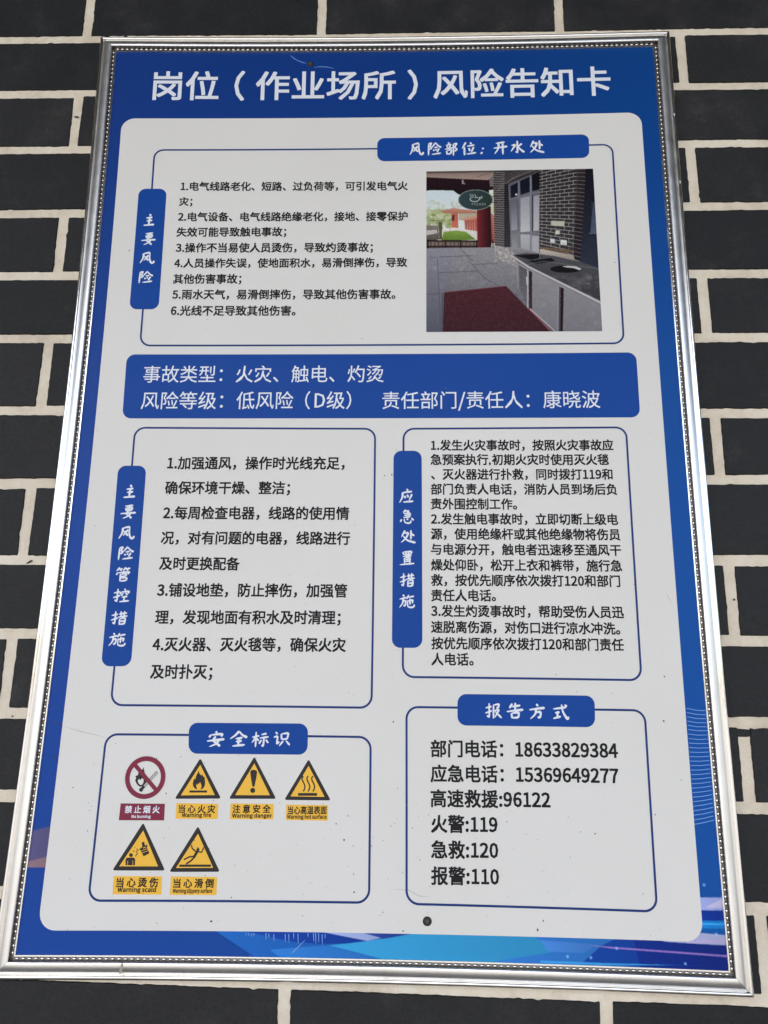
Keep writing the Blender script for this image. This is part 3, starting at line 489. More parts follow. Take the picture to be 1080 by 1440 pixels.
def ring(fl, pts, w, h, mi=0):
    n_ = len(pts); k = len(fl.v); A = []; B_ = []
    for i, p in enumerate(pts):
        a = pts[i - 1]; c = pts[(i + 1) % n_]
        dx, dy = c[0] - a[0], c[1] - a[1]; q = math.hypot(dx, dy) or 1
        nx, ny = -dy / q, dx / q
        A.append(P(p[0] + nx * w / 2, p[1] + ny * w / 2, h)); B_.append(P(p[0] - nx * w / 2, p[1] - ny * w / 2, h))
    fl.v += A + B_
    for i in range(n_):
        j = (i + 1) % n_
        fl.f.append([k + i, k + j, k + n_ + j, k + n_ + i]); fl.mi.append(mi)

# ---------------------------------------------------------------- setting: ground, eave
def box(name, x0, x1, y0, y1, z0, z1, m, parent=None):
    v = [(x, y, z) for x in (x0, x1) for y in (y0, y1) for z in (z0, z1)]
    f_ = [(0, 1, 3, 2), (4, 6, 7, 5), (0, 4, 5, 1), (2, 3, 7, 6), (0, 2, 6, 4), (1, 5, 7, 3)]
    return link(name, v, f_, m, parent)
g_ = link('ground', [(-200, -200, 0), (200, -200, 0), (200, 40, 0), (-200, 40, 0)], [(0, 1, 2, 3)], M_ground)
g_['kind'] = 'structure'
ev = box('eave', -7, 7, -4.0, 0.4, 3.95, 4.05, M_eave); ev['kind'] = 'structure'
for k in range(23):
    bx = -6.6 + k * .6
    bm_ = box('rafter', bx - .04, bx + .04, -4.2, 0.006, 3.84, 3.948, M_eave, None); bm_.parent = ev

# ---------------------------------------------------------------- brick wall
wall = thing('brick_wall', w3(0, 0, 8), 'black brick wall with wide cream mortar joints behind the framed notice', 'wall')
WF = 8.0
def joint_y(k, x):
    """height (mm, downwards) of the k-th bed joint's middle at x"""
    if k < 0: return joint_y(0, x) + 74.6 * k
    if k > 13: return joint_y(13, x) + 74.6 * (k - 13)
    (x0, y0), (x1, y1) = COURSES[k]
    sag = 1.9 * max(0, 1 - (x / 420) ** 2) if k == 0 else 0
    return y0 + (y1 - y0) * (max(-900, min(900, x)) - x0) / (x1 - x0) + sag
def bricks():
    for k in range(-22, 32):
        # the course between joints k-1 and k; odd courses shifted by half a brick
        base = -70.5 if k % 2 == 0 else 64.0
        r_ = random.Random(k * 31 + 5)
        js = {}
        for i in range(-11, 12):
            js[i] = base + i * 270.8 + (r_.uniform(-2.5, 2.5) if abs(i) > 1 or k < -1 or k > 14 else 0)
        for i in range(-11, 11): yield k, i, js[i], js[i + 1]
HALF_J = 5.2
def brick_outline(k, x0, x1, r_, fine):
    tops = [x0 + HALF_J, x1 - HALF_J]
    ja = 5.0 + r_.uniform(-.5, .5); jb = 5.0 + r_.uniform(-.5, .5)
    lean0 = r_.uniform(-.25, .25); lean1 = r_.uniform(-.25, .25)
    xa, xb = tops
    y = lambda kk, x: joint_y(kk, x)
    pts = [(xa + lean0, y(k - 1, xa) + ja), (xb + lean1, y(k - 1, xb) + ja), (xb - lean1, y(k, xb) - jb), (xa - lean0, y(k, xa) - jb)]
    if not fine: return pts
    out = []
    for i in range(4):
        a = pts[i]; c = pts[(i + 1) % 4]; L = math.dist(a, c); n_ = max(4, int(L / 4.2))
        dx, dy = (c[0] - a[0]) / L, (c[1] - a[1]) / L
        wob = [r_.gauss(0, .17) for _ in range(n_ + 1)]
        lo = r_.uniform(-.12, .12); ph = r_.uniform(0, 6)
        for j in range(n_):
            t = (j + (.28 if j == 0 else 0) + r_.uniform(-.12, .12) * (j > 0)) / n_
            o_ = wob[j] + lo * math.sin(t * 5 + ph)
            if r_.random() < .06: o_ += r_.choice((-1, 1)) * r_.uniform(.35, .85)
            if j == 0: t = .7 / L; o_ = 0
            out.append((a[0] + dx * L * t - dy * -o_ * 1.0, a[1] + dy * L * t - dx * o_))
        out.append((a[0] + dx * (L - .7), a[1] + dy * (L - .7)))
    return out
DEPTH_F, DEPTH_B = 0.0, 7.0
def brick_mesh(out, r_, verts, faces):
    n_ = len(out); cx = sum(p[0] for p in out) / n_; cy = sum(p[1] for p in out) / n_
    proud = r_.uniform(-.35, .35); tx = r_.uniform(-.5, .5) / 130; ty = r_.uniform(-.4, .4) / 35
    def lay(ins, z):
        s = len(verts)
        for x, y in out:
            d = math.hypot(x - cx, y - cy); sx = x - ins * (1 if x > cx else -1); sy = y - ins * (1 if y > cy else -1)
            verts.append(w3(sx, sy, WF + z + proud + tx * (x - cx) + ty * (y - cy)))
        return s
    a = lay(0, DEPTH_B); b_ = lay(0, .9); c = lay(.7, 0.05)
    for s, t in ((a, b_), (b_, c)):
        for i in range(n_):
            j = (i + 1) % n_; faces.append((s + i, s + j, t + j, t + i))
    faces.append(tuple(range(c, c + n_)))
far_v, far_f = [], []
for k, i, x0, x1 in bricks():
    r_ = random.Random(k * 977 + i * 13 + 3)
    cx, cy = (x0 + x1) / 2, joint_y(k, (x0 + x1) / 2) - 37
    fine = abs(cx) < 780 and -700 < cy < 720
    o_ = brick_outline(k, x0, x1, r_, fine)
    if fine:
        v, f_ = [], []; brick_mesh(o_, r_, v, f_)
        link('brick', v, f_, M_brick, wall)
    else: brick_mesh(o_, r_, far_v, far_f)
link('brick_courses', far_v, far_f, M_brick, wall, kind='stuff')
# mortar: one body with a slightly uneven face, set back behind the bricks
mv, mf = [], []
NX, NY = 120, 120
for j in range(NY + 1):
    for i in range(NX + 1):
        x = -3000 + 6000 * i / NX; y = -2170 + 3920 * j / NY
        mv.append(w3(x, y, WF + 1.35 + .25 * math.sin(x * .021 + y * .03) + rnd.uniform(-.15, .15)))
for j in range(NY):
    for i in range(NX):
        a = j * (NX + 1) + i; mf.append((a, a + NX + 1, a + NX + 2, a + 1))
bk = len(mv)
for x, y in ((-3000, -2170), (3000, -2170), (3000, 1750), (-3000, 1750)): mv.append(w3(x, y, WF + 150))
c00, c10, c11, c01 = 0, NX, (NX + 1) * (NY + 1) - 1, NY * (NX + 1)
mf += [(bk, bk + 1, bk + 2, bk + 3)]
mf += [tuple(range(0, NX + 1)) + (bk + 1, bk), tuple(range(c01, c11 + 1)) + (bk + 2, bk + 3)]
mf += [tuple(range(0, c01 + 1, NX + 1)) + (bk + 3, bk), tuple(range(NX, c11 + 1, NX + 1)) + (bk + 2, bk + 1)]
link('mortar', mv, mf, M_mortar, wall, smooth=False)
# marks on the wall
M_fleck = mat('white_paint_fleck', (.6, .6, .58, 1), .7)
def fleck(name, x, y, rx, ry, ang, m, h=.35, n_=9, seed=1):
    r_ = random.Random(seed); v = []; ca, sa = math.cos(ang), math.sin(ang)
    for z in (0.6, -h):
        for i in range(n_):
            t = i / n_ * 2 * math.pi; q = 1 + r_.uniform(-.22, .22)
            px, py = math.cos(t) * rx * q, math.sin(t) * ry * q
            v.append(w3(x + px * ca - py * sa, y + px * sa + py * ca, WF + z))
    f_ = [tuple(range(n_, 2 * n_))] + [(i, (i + 1) % n_, n_ + (i + 1) % n_, n_ + i) for i in range(n_)]
    return link(name, v, f_, m, wall)
for i, (x, y, rx, ry, an, m) in enumerate(WALL_MARKS): fleck('paint_fleck' if m == 0 else 'dirt_spot' if m == 1 else 'paint_smear', x, y, rx, ry, an, (M_fleck, M_speck, M_brick)[m], (.35, -.75, -.9)[m] if m else .35, seed=i)

# ---------------------------------------------------------------- the notice board
board = thing('notice_board', w3(0, HALF_H, 4), 'blue and white Chinese safety risk notice in a beaded silver aluminium frame on the wall', 'notice board')
HW, HH = 300.0, HALF_H
# sheet: front grid, sides and back
sv, sf = [], []; N = 24
E_ = 1.5
edge = [(-HW - E_ + (2 * HW + 2 * E_) * i / N, -HH - E_) for i in range(N)] + [(HW + E_, -HH - E_ + (2 * HH + 2 * E_) * i / N) for i in range(N)] \
     + [(HW + E_ - (2 * HW + 2 * E_) * i / N, HH + E_) for i in range(N)] + [(-HW - E_, HH + E_ - (2 * HH + 2 * E_) * i / N) for i in range(N)]
n_ = len(edge)
for h in (0, -4): sv += [P(x, y, h) for x, y in edge]
sf = [tuple(range(n_)), tuple(range(n_, 2 * n_))] + [(i, (i + 1) % n_, n_ + (i + 1) % n_, n_ + i) for i in range(n_)]
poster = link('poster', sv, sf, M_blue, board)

def sheet(name, corners, r, h, m, parent):
    fl = Flat(); fl.poly(rounded(corners, r), h); return fl.obj(name, m, parent)

# printed pictures are painted here point by point on a fine grid of faces
def blank(nx, ny, rgb): a = np.empty((ny, nx, 3)); a[:] = rgb; return a
def inside(X, Y, pts):
    r = np.zeros(X.shape, bool); n_ = len(pts)
    for i in range(n_):
        x0, y0 = pts[i]; x1, y1 = pts[(i + 1) % n_]
        if y0 == y1: continue
        c = ((y0 > Y) != (y1 > Y)) & (X < (x1 - x0) * (Y - y0) / (y1 - y0) + x0); r ^= c
    return r
rs = np.random.RandomState(3)
_rng = {}
def window(X, Y, x0, x1, y0, y1):
    k = id(X)
    if k not in _rng: _rng[k] = (X, X.min(0), X.max(0), Y.min(1), Y.max(1))
    _, a, b_, c, d = _rng[k]
    ci = np.nonzero((b_ >= x0) & (a <= x1))[0]; ri = np.nonzero((d >= y0) & (c <= y1))[0]
    if not len(ci) or not len(ri): return None
    return slice(ri[0], ri[-1] + 1), slice(ci[0], ci[-1] + 1)
def fill(img, X, Y, pts, c0, c1=None, axis='y', grain=0.0, alpha=1.0):
    xs = [p[0] for p in pts]; ys = [p[1] for p in pts]
    w_ = window(X, Y, min(xs), max(xs), min(ys), max(ys))
    if w_ is None: return
    img, X, Y = img[w_], X[w_], Y[w_]
    m_ = inside(X, Y, pts)
    if not m_.any(): return
    c0 = np.array(c0, float); c1 = c0 if c1 is None else np.array(c1, float)
    t = ((Y - min(ys)) / max(1e-6, max(ys) - min(ys)) if axis == 'y' else (X - min(xs)) / max(1e-6, max(xs) - min(xs)))[..., None]
    t = np.clip(t, 0, 1); c = c0 * (1 - t) + c1 * t
    if grain: c = c + rs.normal(0, grain * 1.8, X.shape)[..., None] + rs.normal(0, grain * .4, X.shape + (3,))
    img[m_] = (img * (1 - alpha) + c * alpha)[m_]
def pline(img, X, Y, pts, w, c, alpha=1.0):
    img0, X0, Y0 = img, X, Y
    for a, b_ in zip(pts, pts[1:]):
        q_ = w / 2 + 1
        w_ = window(X0, Y0, min(a[0], b_[0]) - q_, max(a[0], b_[0]) + q_, min(a[1], b_[1]) - q_, max(a[1], b_[1]) + q_)
        if w_ is None: continue
        img, X, Y = img0[w_], X0[w_], Y0[w_]
        dx, dy = b_[0] - a[0], b_[1] - a[1]; L2 = dx * dx + dy * dy or 1
        t = np.clip(((X - a[0]) * dx + (Y - a[1]) * dy) / L2, 0, 1)
        d = np.hypot(X - a[0] - t * dx, Y - a[1] - t * dy)
        k = (np.clip(w / 2 + .5 - d, 0, 1) * alpha)[..., None]
        img[:] = img * (1 - k) + np.array(c, float) * k
def picture(name, nx, ny, pos, img, h, parent):
    """img colours at (ny, nx) points laid on the sheet by pos(s, t) in mm"""
    S, T_ = np.meshgrid(np.linspace(0, 1, nx), np.linspace(0, 1, ny))
    x, y = pos(S, T_)
    a = x / 300.0; b_ = y / HALF_H
    xx = x + (6.5 * (1 - a) / 2 - 1.6 * (1 + a) / 2) * (1 - b_ * b_); yy = y + (3.5 * (1 - b_) / 2 - 2.9 * (1 + b_) / 2) * (1 - a * a)
    co = np.stack([xx / 1000, np.full(xx.shape, -h / 1000), CZ - yy / 1000], -1).reshape(-1, 3)
    me = bpy.data.meshes.new(name)
    I = np.arange(nx * ny).reshape(ny, nx)
    q = np.stack([I[:-1, :-1], I[1:, :-1], I[1:, 1:], I[:-1, 1:]], -1).reshape(-1)
    nf = len(q) // 4
    me.vertices.add(nx * ny); me.vertices.foreach_set('co', co.ravel())
    me.loops.add(len(q)); me.loops.foreach_set('vertex_index', q.astype(np.int32))
    me.polygons.add(nf); me.polygons.foreach_set('loop_start', (np.arange(nf) * 4).astype(np.int32)); me.polygons.foreach_set('loop_total', np.full(nf, 4, np.int32))
    me.update(calc_edges=True)
    c = np.clip(img / 255.0, 0, 1); c = np.where(c <= .04045, c / 12.92, ((c + .055) / 1.055) ** 2.4) * K_PRINT - .006
    at_ = me.color_attributes.new('print', 'FLOAT_COLOR', 'POINT')
    at_.data.foreach_set('color', np.concatenate([np.clip(c, .004, .85), np.ones(c.shape[:2] + (1,))], -1).reshape(-1))
    me.materials.append(M_picture)
    o = bpy.data.objects.new(name, me); col.objects.link(o); o.parent = parent; o.matrix_parent_inverse = parent_inv(parent)
    return o

def art(x0, x1, y0, y1, step, polys, base, base1, h, name):
    nx, ny = (int((x1 - x0) / step) + 1) * 3, (int((y1 - y0) / step) + 1) * 3
    img = blank(nx, ny, base)
    X, Y = np.meshgrid(np.linspace(x0, x1, nx), np.linspace(y0, y1, ny))
    u = np.clip((X + 300) / 600, 0, 1)[..., None]
    b0, b1, b2 = (np.array(v) for v in ((.012, .063, .315), (.008, .063, .31), (.006, .081, .345)))
    L_ = np.where(u < .5, b0 * (1 - u * 2) + b1 * u * 2, b1 * (2 - u * 2) + b2 * (u * 2 - 1)); L_ = (L_ + .006) / K_PRINT
    img = 255 * np.where(L_ < .0031308, L_ * 12.92, 1.055 * L_ ** (1 / 2.4) - .055)
    for c, pts in polys:
        hi = tuple(min(255, v * 1.08 + 3) for v in c); lo = tuple(v * .93 for v in c)
        fill(img, X, Y, pts, hi, lo, 'x', 1.2)
    for x, y in STARS:
        d = np.hypot(X - x, Y - y)[..., None]; k = np.clip(1.35 - d * .8, 0, 1) * .75
        img = img * (1 - k) + np.array((150, 200, 240.)) * k
    img = img.reshape(ny // 3, 3, nx // 3, 3, 3).mean((1, 3)); nx //= 3; ny //= 3
    return picture(name, nx, ny, lambda S, T_: (x0 + S * (x1 - x0), y0 + T_ * (y1 - y0)), img, h, poster)
yb = 418.0
art(-HW - .5, HW + .5, yb, HH + .5, .55, ART_BOTTOM, (37, 67, 148), (30, 60, 140), .04, 'printed_wave_artwork')
art(268, HW + .5, 380, 432, .7, ART_RIGHT, (28, 76, 158), (26, 80, 160), .06, 'printed_wave_artwork')
art(-HW - .5, -262, 325, 392, .9, ART_LEFT, (37, 66, 148), (37, 66, 148), .04, 'printed_wave_artwork')
fl = Flat()
for i, a in enumerate(ARCS): fl.stroke([a[0], lerp(lerp(a[0], a[1], .5), a[1], .5), a[1], lerp(a[1], a[2], .5), a[2]], .62, .08 + .0001 * i)
fl.obj('printed_fine_arcs', M_pale, poster)
fl = Flat()
for i, a in enumerate(DRIPS): fl.stroke([a[0], lerp(a[0], a[1], .5), a[1]], .8, .07 + .0005 * i, 0, [1, .8, .4])
fl.obj('printed_light_streaks', M_pale, poster)
content = sheet('content_panel', CONTENT_PANEL, 15, .10, M_white, poster)
fl = Flat()
for a in HAIRLINES:
    fl.stroke([a[0]] + a[1:], 1.15, .07, 0, [.3] + [1] * (len(a) - 2) + [.4])
fl.obj('loose_fibre', M_hair, poster)
for i, a in enumerate(CREASES):
    fl = Flat(); fl.stroke(a, (.9, 1.0, .45, .35, .4)[i], .14, 0, [.2] + [1] * (len(a) - 2) + [.2])
    fl.obj('crease', M_creased if i < 2 else M_crease, poster)

# ---------------------------------------------------------------- lettering
_glyph = {}
def glyph(ch, off):
    key = ch
    if key in _glyph: return _glyph[key]
    if ch in LATIN:
        adv, vs, fs = LATIN[ch]; v = [int(t) / 1000 for t in vs.split()]; f_ = [int(t) for t in fs.split()]
        g = (adv / 1000, [(v[i], v[i + 1]) for i in range(0, len(v), 2)], [tuple(f_[i:i + 3]) for i in range(0, len(f_), 3)])
    elif ch == ' ': g = (.224, [], [])
    else:
        c = bpy.data.curves.new('glyph', 'FONT'); c.body = ch; c.size = 1; c.resolution_u = 2
        o = bpy.data.objects.new('glyph', c)
        me = o.to_mesh()
        g = (.28 if ord(ch) < 256 else 1.0, [(p.co.x, p.co.y) for p in me.vertices], [tuple(p.vertices) for p in me.polygons])
        o.to_mesh_clear(); bpy.data.objects.remove(o); bpy.data.curves.remove(c)
    _glyph[key] = g; return g
def letters(name, body, L, R_, off, mode, em, m, h, parent):
    x = 0; items = []
    for ch in body:
        adv, v, f_ = glyph(ch, off)
        dx = {'（': -.27, '）': .27}.get(ch, 0) if mode == 'title' else {'（': -.1, '）': 0}.get(ch, 0) if mode == 'fit' else 0
        items.append((x + dx, v, f_)); x += adv
    xs = [a + p[0] for a, v, f_ in items for p in v]; x0, x1 = min(xs), max(xs)
    W = R_[0] - L[0]; slope = (R_[1] - L[1]) / W
    if mode in ('fit', 'title'): sx = W / (x1 - x0); sy = sx * (1.04 if mode == 'fit' else 1.02); tr = 0
    elif mode == 'space':
        sx = sy = em; nn = len(body) - 1; tr = (W - (x1 - x0) * em) / nn / em
        if tr < -.05: sx = W / (x1 - x0); tr = 0
        x1 += tr * nn
    else: sx = W / (x1 - x0); sy = em * .76; tr = 0
    vs, fs = [], []
    mid = .38 if ord(body[-1]) > 255 or ord(body[0]) > 255 or body[0].isdigit() else .30
    # heavier weights: the outline is laid several times, moved by a hair and a few microns higher each time
    n_c = 1 if off <= 0 else 8 if off > .015 else 4
    SQ = [(1, 1), (-1, 1), (-1, -1), (1, -1), (1, 0), (0, 1), (-1, 0), (0, -1)]
    for i, (a, v, f_) in enumerate(items):
        lat = body[i] in LATIN
        for c_ in range(n_c):
            o_ = off if not lat else max(0, off - .006)
            ox, oy = (o_ * SQ[c_][0] * .9, o_ * SQ[c_][1] * .9) if n_c > 1 else (0, 0)
            k = len(vs)
            for px, py in v:
                X_ = L[0] + (a + px + ox + tr * i - x0) * sx
                vs.append(P(X_, L[1] + (X_ - L[0]) * slope - (py + oy - mid) * sy, h + c_ * .004))
            fs += [tuple(k + t for t in q) for q in f_]
    return link(name, vs, fs, m, parent)

parts = {'poster': poster}
def text_box(key):
    fl = Flat(); ring(fl, rounded(BOXES[key], 10.5), 1.95, .16)
    parts[key] = fl.obj('text_box', M_line, board); return parts[key]
for key in ('hazards', 'controls', 'response', 'contacts', 'signs'): text_box(key)
fl = Flat(); fl.poly(rounded(TABS['banner'], 9), .20); parts['banner'] = fl.obj('banner', M_tab, board)
own = {'hazards_side': 'hazards', 'hazards_top': 'hazards'}
for key, c in TABS.items():
    if key != 'banner': sheet('heading_tab', c, 8, .22, M_tab, parts[own.get(key, key)])
for box_, body, L, R_, off, mode, em, cname in TEXT_LINES:
    nm = 'title_lettering' if box_ == 'poster' else 'caption' if box_ == 'signs' else 'text_line'
    letters(nm, body, L, R_, off, mode, em, M_ink if cname == 'ink' else M_wtext, .30, parts[box_])

BRUSH = {
'主': '50,6 60,20|30,36 70,30|34,58 70,53|52,32 49,86|16,92 50,88 84,85',
'要': '28,14 76,7|32,26 38,47|34,27 71,22 64,44|46,12 46,44|58,10 56,42|38,47 65,43|4,66 50,61 96,58|50,46 36,68|36,68 56,80 72,97|67,58 50,82 20,98',
'风': '27,14 24,52 6,90|29,16 67,7|67,7 66,48 76,82 94,88|94,88 95,70|58,28 30,70|34,36 60,70',
'险': '14,14 32,9 24,30 33,44 18,54|14,12 12,96|62,5 32,44|62,8 78,28 98,40|50,42 74,37|46,54 50,66|62,50 64,62|83,46 70,74|34,90 96,80',
'部': '28,3 34,14|12,25 50,18|20,30 24,42|43,26 34,43|4,54 56,42|16,64 20,90|18,64 48,57 42,86|20,88 42,84|62,18 85,12 72,38 86,54 68,68|62,18 62,99',
'位': '30,4 4,50|20,36 20,96|60,5 67,18|38,32 88,24|50,44 57,68|82,38 66,76|34,88 98,78',
'：': '50,40 55,50|47,70 38,84',
'开': '20,20 80,11|4,54 50,48 98,42|38,20 36,56 10,94|66,14 66,98',
'水': '52,4 52,90|52,90 40,78|12,37 40,31|40,31 8,80|82,24 56,47|54,42 72,66 98,86',
'处': '30,6 6,52|26,26 52,21|52,21 36,58 4,90|18,44 46,74 99,90|68,4 68,68|70,30 90,42',
'管': '26,3 10,28|22,17 43,12|32,16 37,27|62,1 49,24|60,14 88,8|71,14 75,25|48,27 53,36|16,40 9,55|16,41 88,32|88,32 76,50|34,48 34,99|36,51 67,46 64,62|36,67 64,63|36,78 71,73 68,95|36,97 68,93',
'控': '4,34 40,24|26,4 26,92|26,92 12,80|2,66 42,50|66,3 71,15|46,25 41,42|46,27 96,20|96,20 87,36|60,34 47,52|72,32 86,45|52,62 86,55|69,57 66,88|40,93 98,86',
'措': '4,34 40,24|26,4 26,92|26,92 12,80|2,66 42,50|46,24 94,16|58,5 60,42|79,3 76,40|40,46 99,36|54,54 54,98|56,57 85,52 82,94|56,74 82,70|56,94 82,90',
'施': '24,3 33,15|2,34 48,21|26,30 22,62 2,92|24,50 43,45 38,82|38,82 28,75|62,4 49,32|58,21 96,12|50,50 90,37|90,37 84,62|70,28 70,72|56,40 56,80 74,90 97,86|97,86 97,70',
'应': '50,1 59,13|22,27 86,18|24,27 22,60 4,96|36,48 43,65|54,40 61,60|85,36 66,80|28,92 94,85',
'急': '42,3 26,24|38,15 63,10|63,10 52,26|28,31 71,26|71,26 68,52|32,43 66,39|26,57 70,53|16,70 8,88|32,66 38,90 56,96 76,92|76,92 75,78|50,64 57,75|78,61 94,77',
'置': '24,8 30,27|26,8 82,3|82,3 74,24|44,8 44,24|61,6 60,22|30,27 74,23|24,39 80,32|50,28 48,46|34,48 36,86|36,49 71,44|71,44 68,86|38,61 66,58|38,73 66,70|4,96 98,86',
'安': '46,3 55,15|20,25 11,42|20,26 88,18|88,18 78,35|0,64 50,57 99,51|48,34 32,62|32,62 54,76 76,95|69,54 52,80 16,98',
'全': '52,3 30,30 2,52|52,5 72,28 99,42|34,51 72,44|36,69 70,63|52,48 50,90|18,96 88,87',
'标': '4,38 45,28|26,4 26,98|25,38 4,72|28,44 43,59|56,21 86,14|47,43 98,34|72,40 70,94|70,94 60,84|58,54 45,78|82,52 98,72',
'识': '14,7 25,21|4,40 27,32|27,32 22,82|22,82 37,66|46,18 50,55|48,19 88,12|88,12 80,51|52,53 80,49|58,62 37,94|74,60 97,87',
'报': '4,34 40,24|26,4 26,92|26,92 12,80|2,66 42,50|52,12 50,98|54,15 86,8|86,8 78,35|78,35 68,30|54,51 85,42|85,42 56,94|60,54 98,94',
'告': '34,6 17,34|30,25 82,16|52,0 50,48|0,56 50,48 99,42|28,64 32,96|30,65 73,58|73,58 68,94|34,94 68,90',
'方': '46,3 57,17|4,40 50,32 96,26|44,36 38,66 8,96|40,55 73,50|73,50 66,90|66,90 52,82',
'式': '8,31 86,20|18,55 45,50|32,52 32,80|6,90 52,76|58,2 66,50 92,96|92,96 96,76|76,5 90,15'}
def brush_char(fl, ch, c, w_, h_, base):
    for si, st in enumerate(BRUSH[ch].split('|')):
        pts = [tuple(float(t) for t in p.split(',')) for p in st.split()]
        # smooth the path
        path = []
        for i in range(len(pts) - 1):
            p0 = pts[max(0, i - 1)]; p1 = pts[i]; p2 = pts[i + 1]; p3 = pts[min(len(pts) - 1, i + 2)]
            for k in range(4):
                t = k / 4
                path.append(tuple(.5 * (2 * p1[j] + (p2[j] - p0[j]) * t + (2 * p0[j] - 5 * p1[j] + 4 * p2[j] - p3[j]) * t * t + (-p0[j] + 3 * p1[j] - 3 * p2[j] + p3[j]) * t ** 3) for j in (0, 1)))
        path.append(pts[-1])
        L = sum(math.dist(a, b_) for a, b_ in zip(path, path[1:])); n_ = len(path)
        dx, dy = pts[-1][0] - pts[0][0], pts[-1][1] - pts[0][1]
        sweep = dy > abs(dx) * .7 and L > 34      # falling strokes thin out, level ones end heavy
        prof = []
        for i in range(n_):
            t = i / (n_ - 1)
            q = (1.15 - .75 * t ** 1.5) if sweep and dx < -8 else (.62 + .62 * t if dx > 20 and t < .9 else .95)
            if i == 0: q *= .62
            if i == n_ - 1: q *= .55
            prof.append(q)
        xy = [(c[0] + (x - 50) / 100 * w_, c[1] + (y - 50) / 100 * h_) for x, y in path]
        fl.stroke(xy, .134 * (w_ + h_) / 2 * (1.0 if len(BRUSH[ch].split('|')) < 9 else .86), base + si * .012, 0, prof)
groups = {}
for tab, ch, c, w_, h_ in BRUSH_CHARS: groups.setdefault(tab, []).append((ch, c, w_, h_))
for tab, items in groups.items():
    fl = Flat()
    for ch, c, w_, h_ in items: brush_char(fl, ch, c, w_, h_, .28)
    fl.obj('heading_lettering', M_wtext, parts[own.get(tab, tab)])

# ---------------------------------------------------------------- safety symbols
SM = [M_sblack, M_yellow, M_red, M_white]
def affine(src, dst):
    A = np.array([[x, y, 1] for x, y in src], float)
    Mx = np.linalg.solve(A, np.array(dst, float))
    return lambda p: tuple(np.array([p[0], p[1], 1.0]) @ Mx)
def circ(c, r, n_=20, ry=None): return [(c[0] + r * math.cos(2 * math.pi * i / n_), c[1] + (ry or r) * math.sin(2 * math.pi * i / n_)) for i in range(n_)]
signs = dict(SIGNS); sg = parts['signs']
TRI = {'flames': ((822, 108), (578, 496), (1018, 494)), 'exclamation': ((322, 93), (81, 494), (530, 496)), 'heat': ((837, 118), (606, 506), (1048, 511)),
       'scald': ((328, 43), (51, 471), (523, 471)), 'slip': ((817, 73), (560, 484), (1013, 484))}
def bar(f, a, b_): return [f(p) for p in ((a[0], a[1]), (b_[0], a[1]), (b_[0], b_[1]), (a[0], b_[1]))]
for key, src in TRI.items():
    f = affine(src, signs[key]); fl = Flat()
    A, BL, BR = src; W = BR[0] - BL[0]; Hh = BL[1] - A[1]
    fl.poly([f(p) for p in rounded([A, BR, BL], 22, 999)], .20, 0)
    inn = [(A[0], A[1] + Hh * .165), (BR[0] - W * .132, BR[1] - Hh * .085), (BL[0] + W * .132, BL[1] - Hh * .085)]
    fl.poly([f(p) for p in rounded(inn, 4, 999)], .23, 1)
    sc = (math.dist(signs[key][1], signs[key][2])) / W     # mm per crop unit
    S = lambda pts, w_, h=.26, mi=0, prof=None: fl.stroke([f(p) for p in pts], w_ * sc, h, mi, prof)
    F = lambda pts, h=.26, mi=0: fl.poly([f(p) for p in pts], h, mi)
    if key == 'flames':
        F([(778, 404), (757, 385), (750, 355), (755, 325), (765, 300), (772, 318), (778, 290), (790, 262), (808, 228), (812, 255), (830, 275), (838, 262), (852, 290), (862, 285), (866, 320), (868, 355), (858, 385), (838, 404)])
        F([(794, 404), (782, 380), (788, 352), (797, 366), (806, 345), (812, 356), (818, 335), (829, 358), (834, 382), (822, 404)], .29, 1)
        fl.poly(bar(f, (718, 417), (885, 437)), .26)
    elif key == 'exclamation':
        F([(283, 240), (290, 226), (315, 219), (340, 226), (349, 240), (341, 300), (325, 375), (314, 385), (303, 375), (290, 300)])
        F(circ((307, 416), 24))
    elif key == 'heat':
        for x in (785, 831, 877): S([(x + 2, 280), (x - 11, 300), (x - 6, 325), (x + 8, 350), (x + 18, 378), (x + 14, 402), (x + 2, 426)], 13)
        fl.poly(bar(f, (737, 441), (918, 467)), .26)
    elif key == 'scald':
        F(circ((218, 335), 17)); F([(170, 425), (170, 372), (184, 357), (244, 357), (256, 372), (254, 425)])
        S([(189, 385), (189, 425)], 4, .29, 1); S([(235, 385), (235, 425)], 4, .29, 1)
        S([(268, 278), (284, 290), (264, 304), (278, 318), (258, 345)], 9); F(circ((242, 300), 6, 8)); F(circ((252, 268), 4, 8))
        F([(300, 288), (360, 262), (384, 318), (332, 346)]); F([(314, 222), (336, 214), (344, 250), (362, 240), (366, 258), (302, 290), (292, 282), (320, 262)], .28)
        S([(306, 300), (368, 276)], 4, .31, 1); S([(314, 318), (374, 294)], 4, .31, 1); S([(326, 272), (350, 264)], 7, .31, 1)
    elif key == 'slip':
        F(circ((817, 285), 14)); S([(757, 243), (765, 275), (797, 303)], 12, .26); S([(812, 300), (798, 325), (782, 352)], 24, .27)
        S([(800, 300), (850, 310), (869, 266)], 13, .28); S([(786, 346), (740, 350), (690, 376)], 13, .29); S([(788, 350), (755, 385), (710, 414)], 15, .30)
        fl.poly(bar(f, (650, 419), (933, 439)), .26)
    fl.obj('warning_symbol', SM, sg)
L, R_, T_, B_ = signs['fire_ban']
f = affine([(108, 292), (491, 292), (313, 90)], [L, R_, T_]); fl = Flat()
e2 = (14, -201.5)
def ell(k, n_=40): return [f((299.5 + k * (191.5 * math.cos(2 * math.pi * i / n_) + e2[0] * math.sin(2 * math.pi * i / n_)), 292 + k * e2[1] * math.sin(2 * math.pi * i / n_))) for i in range(n_)]
sc = math.dist(L, R_) / 383
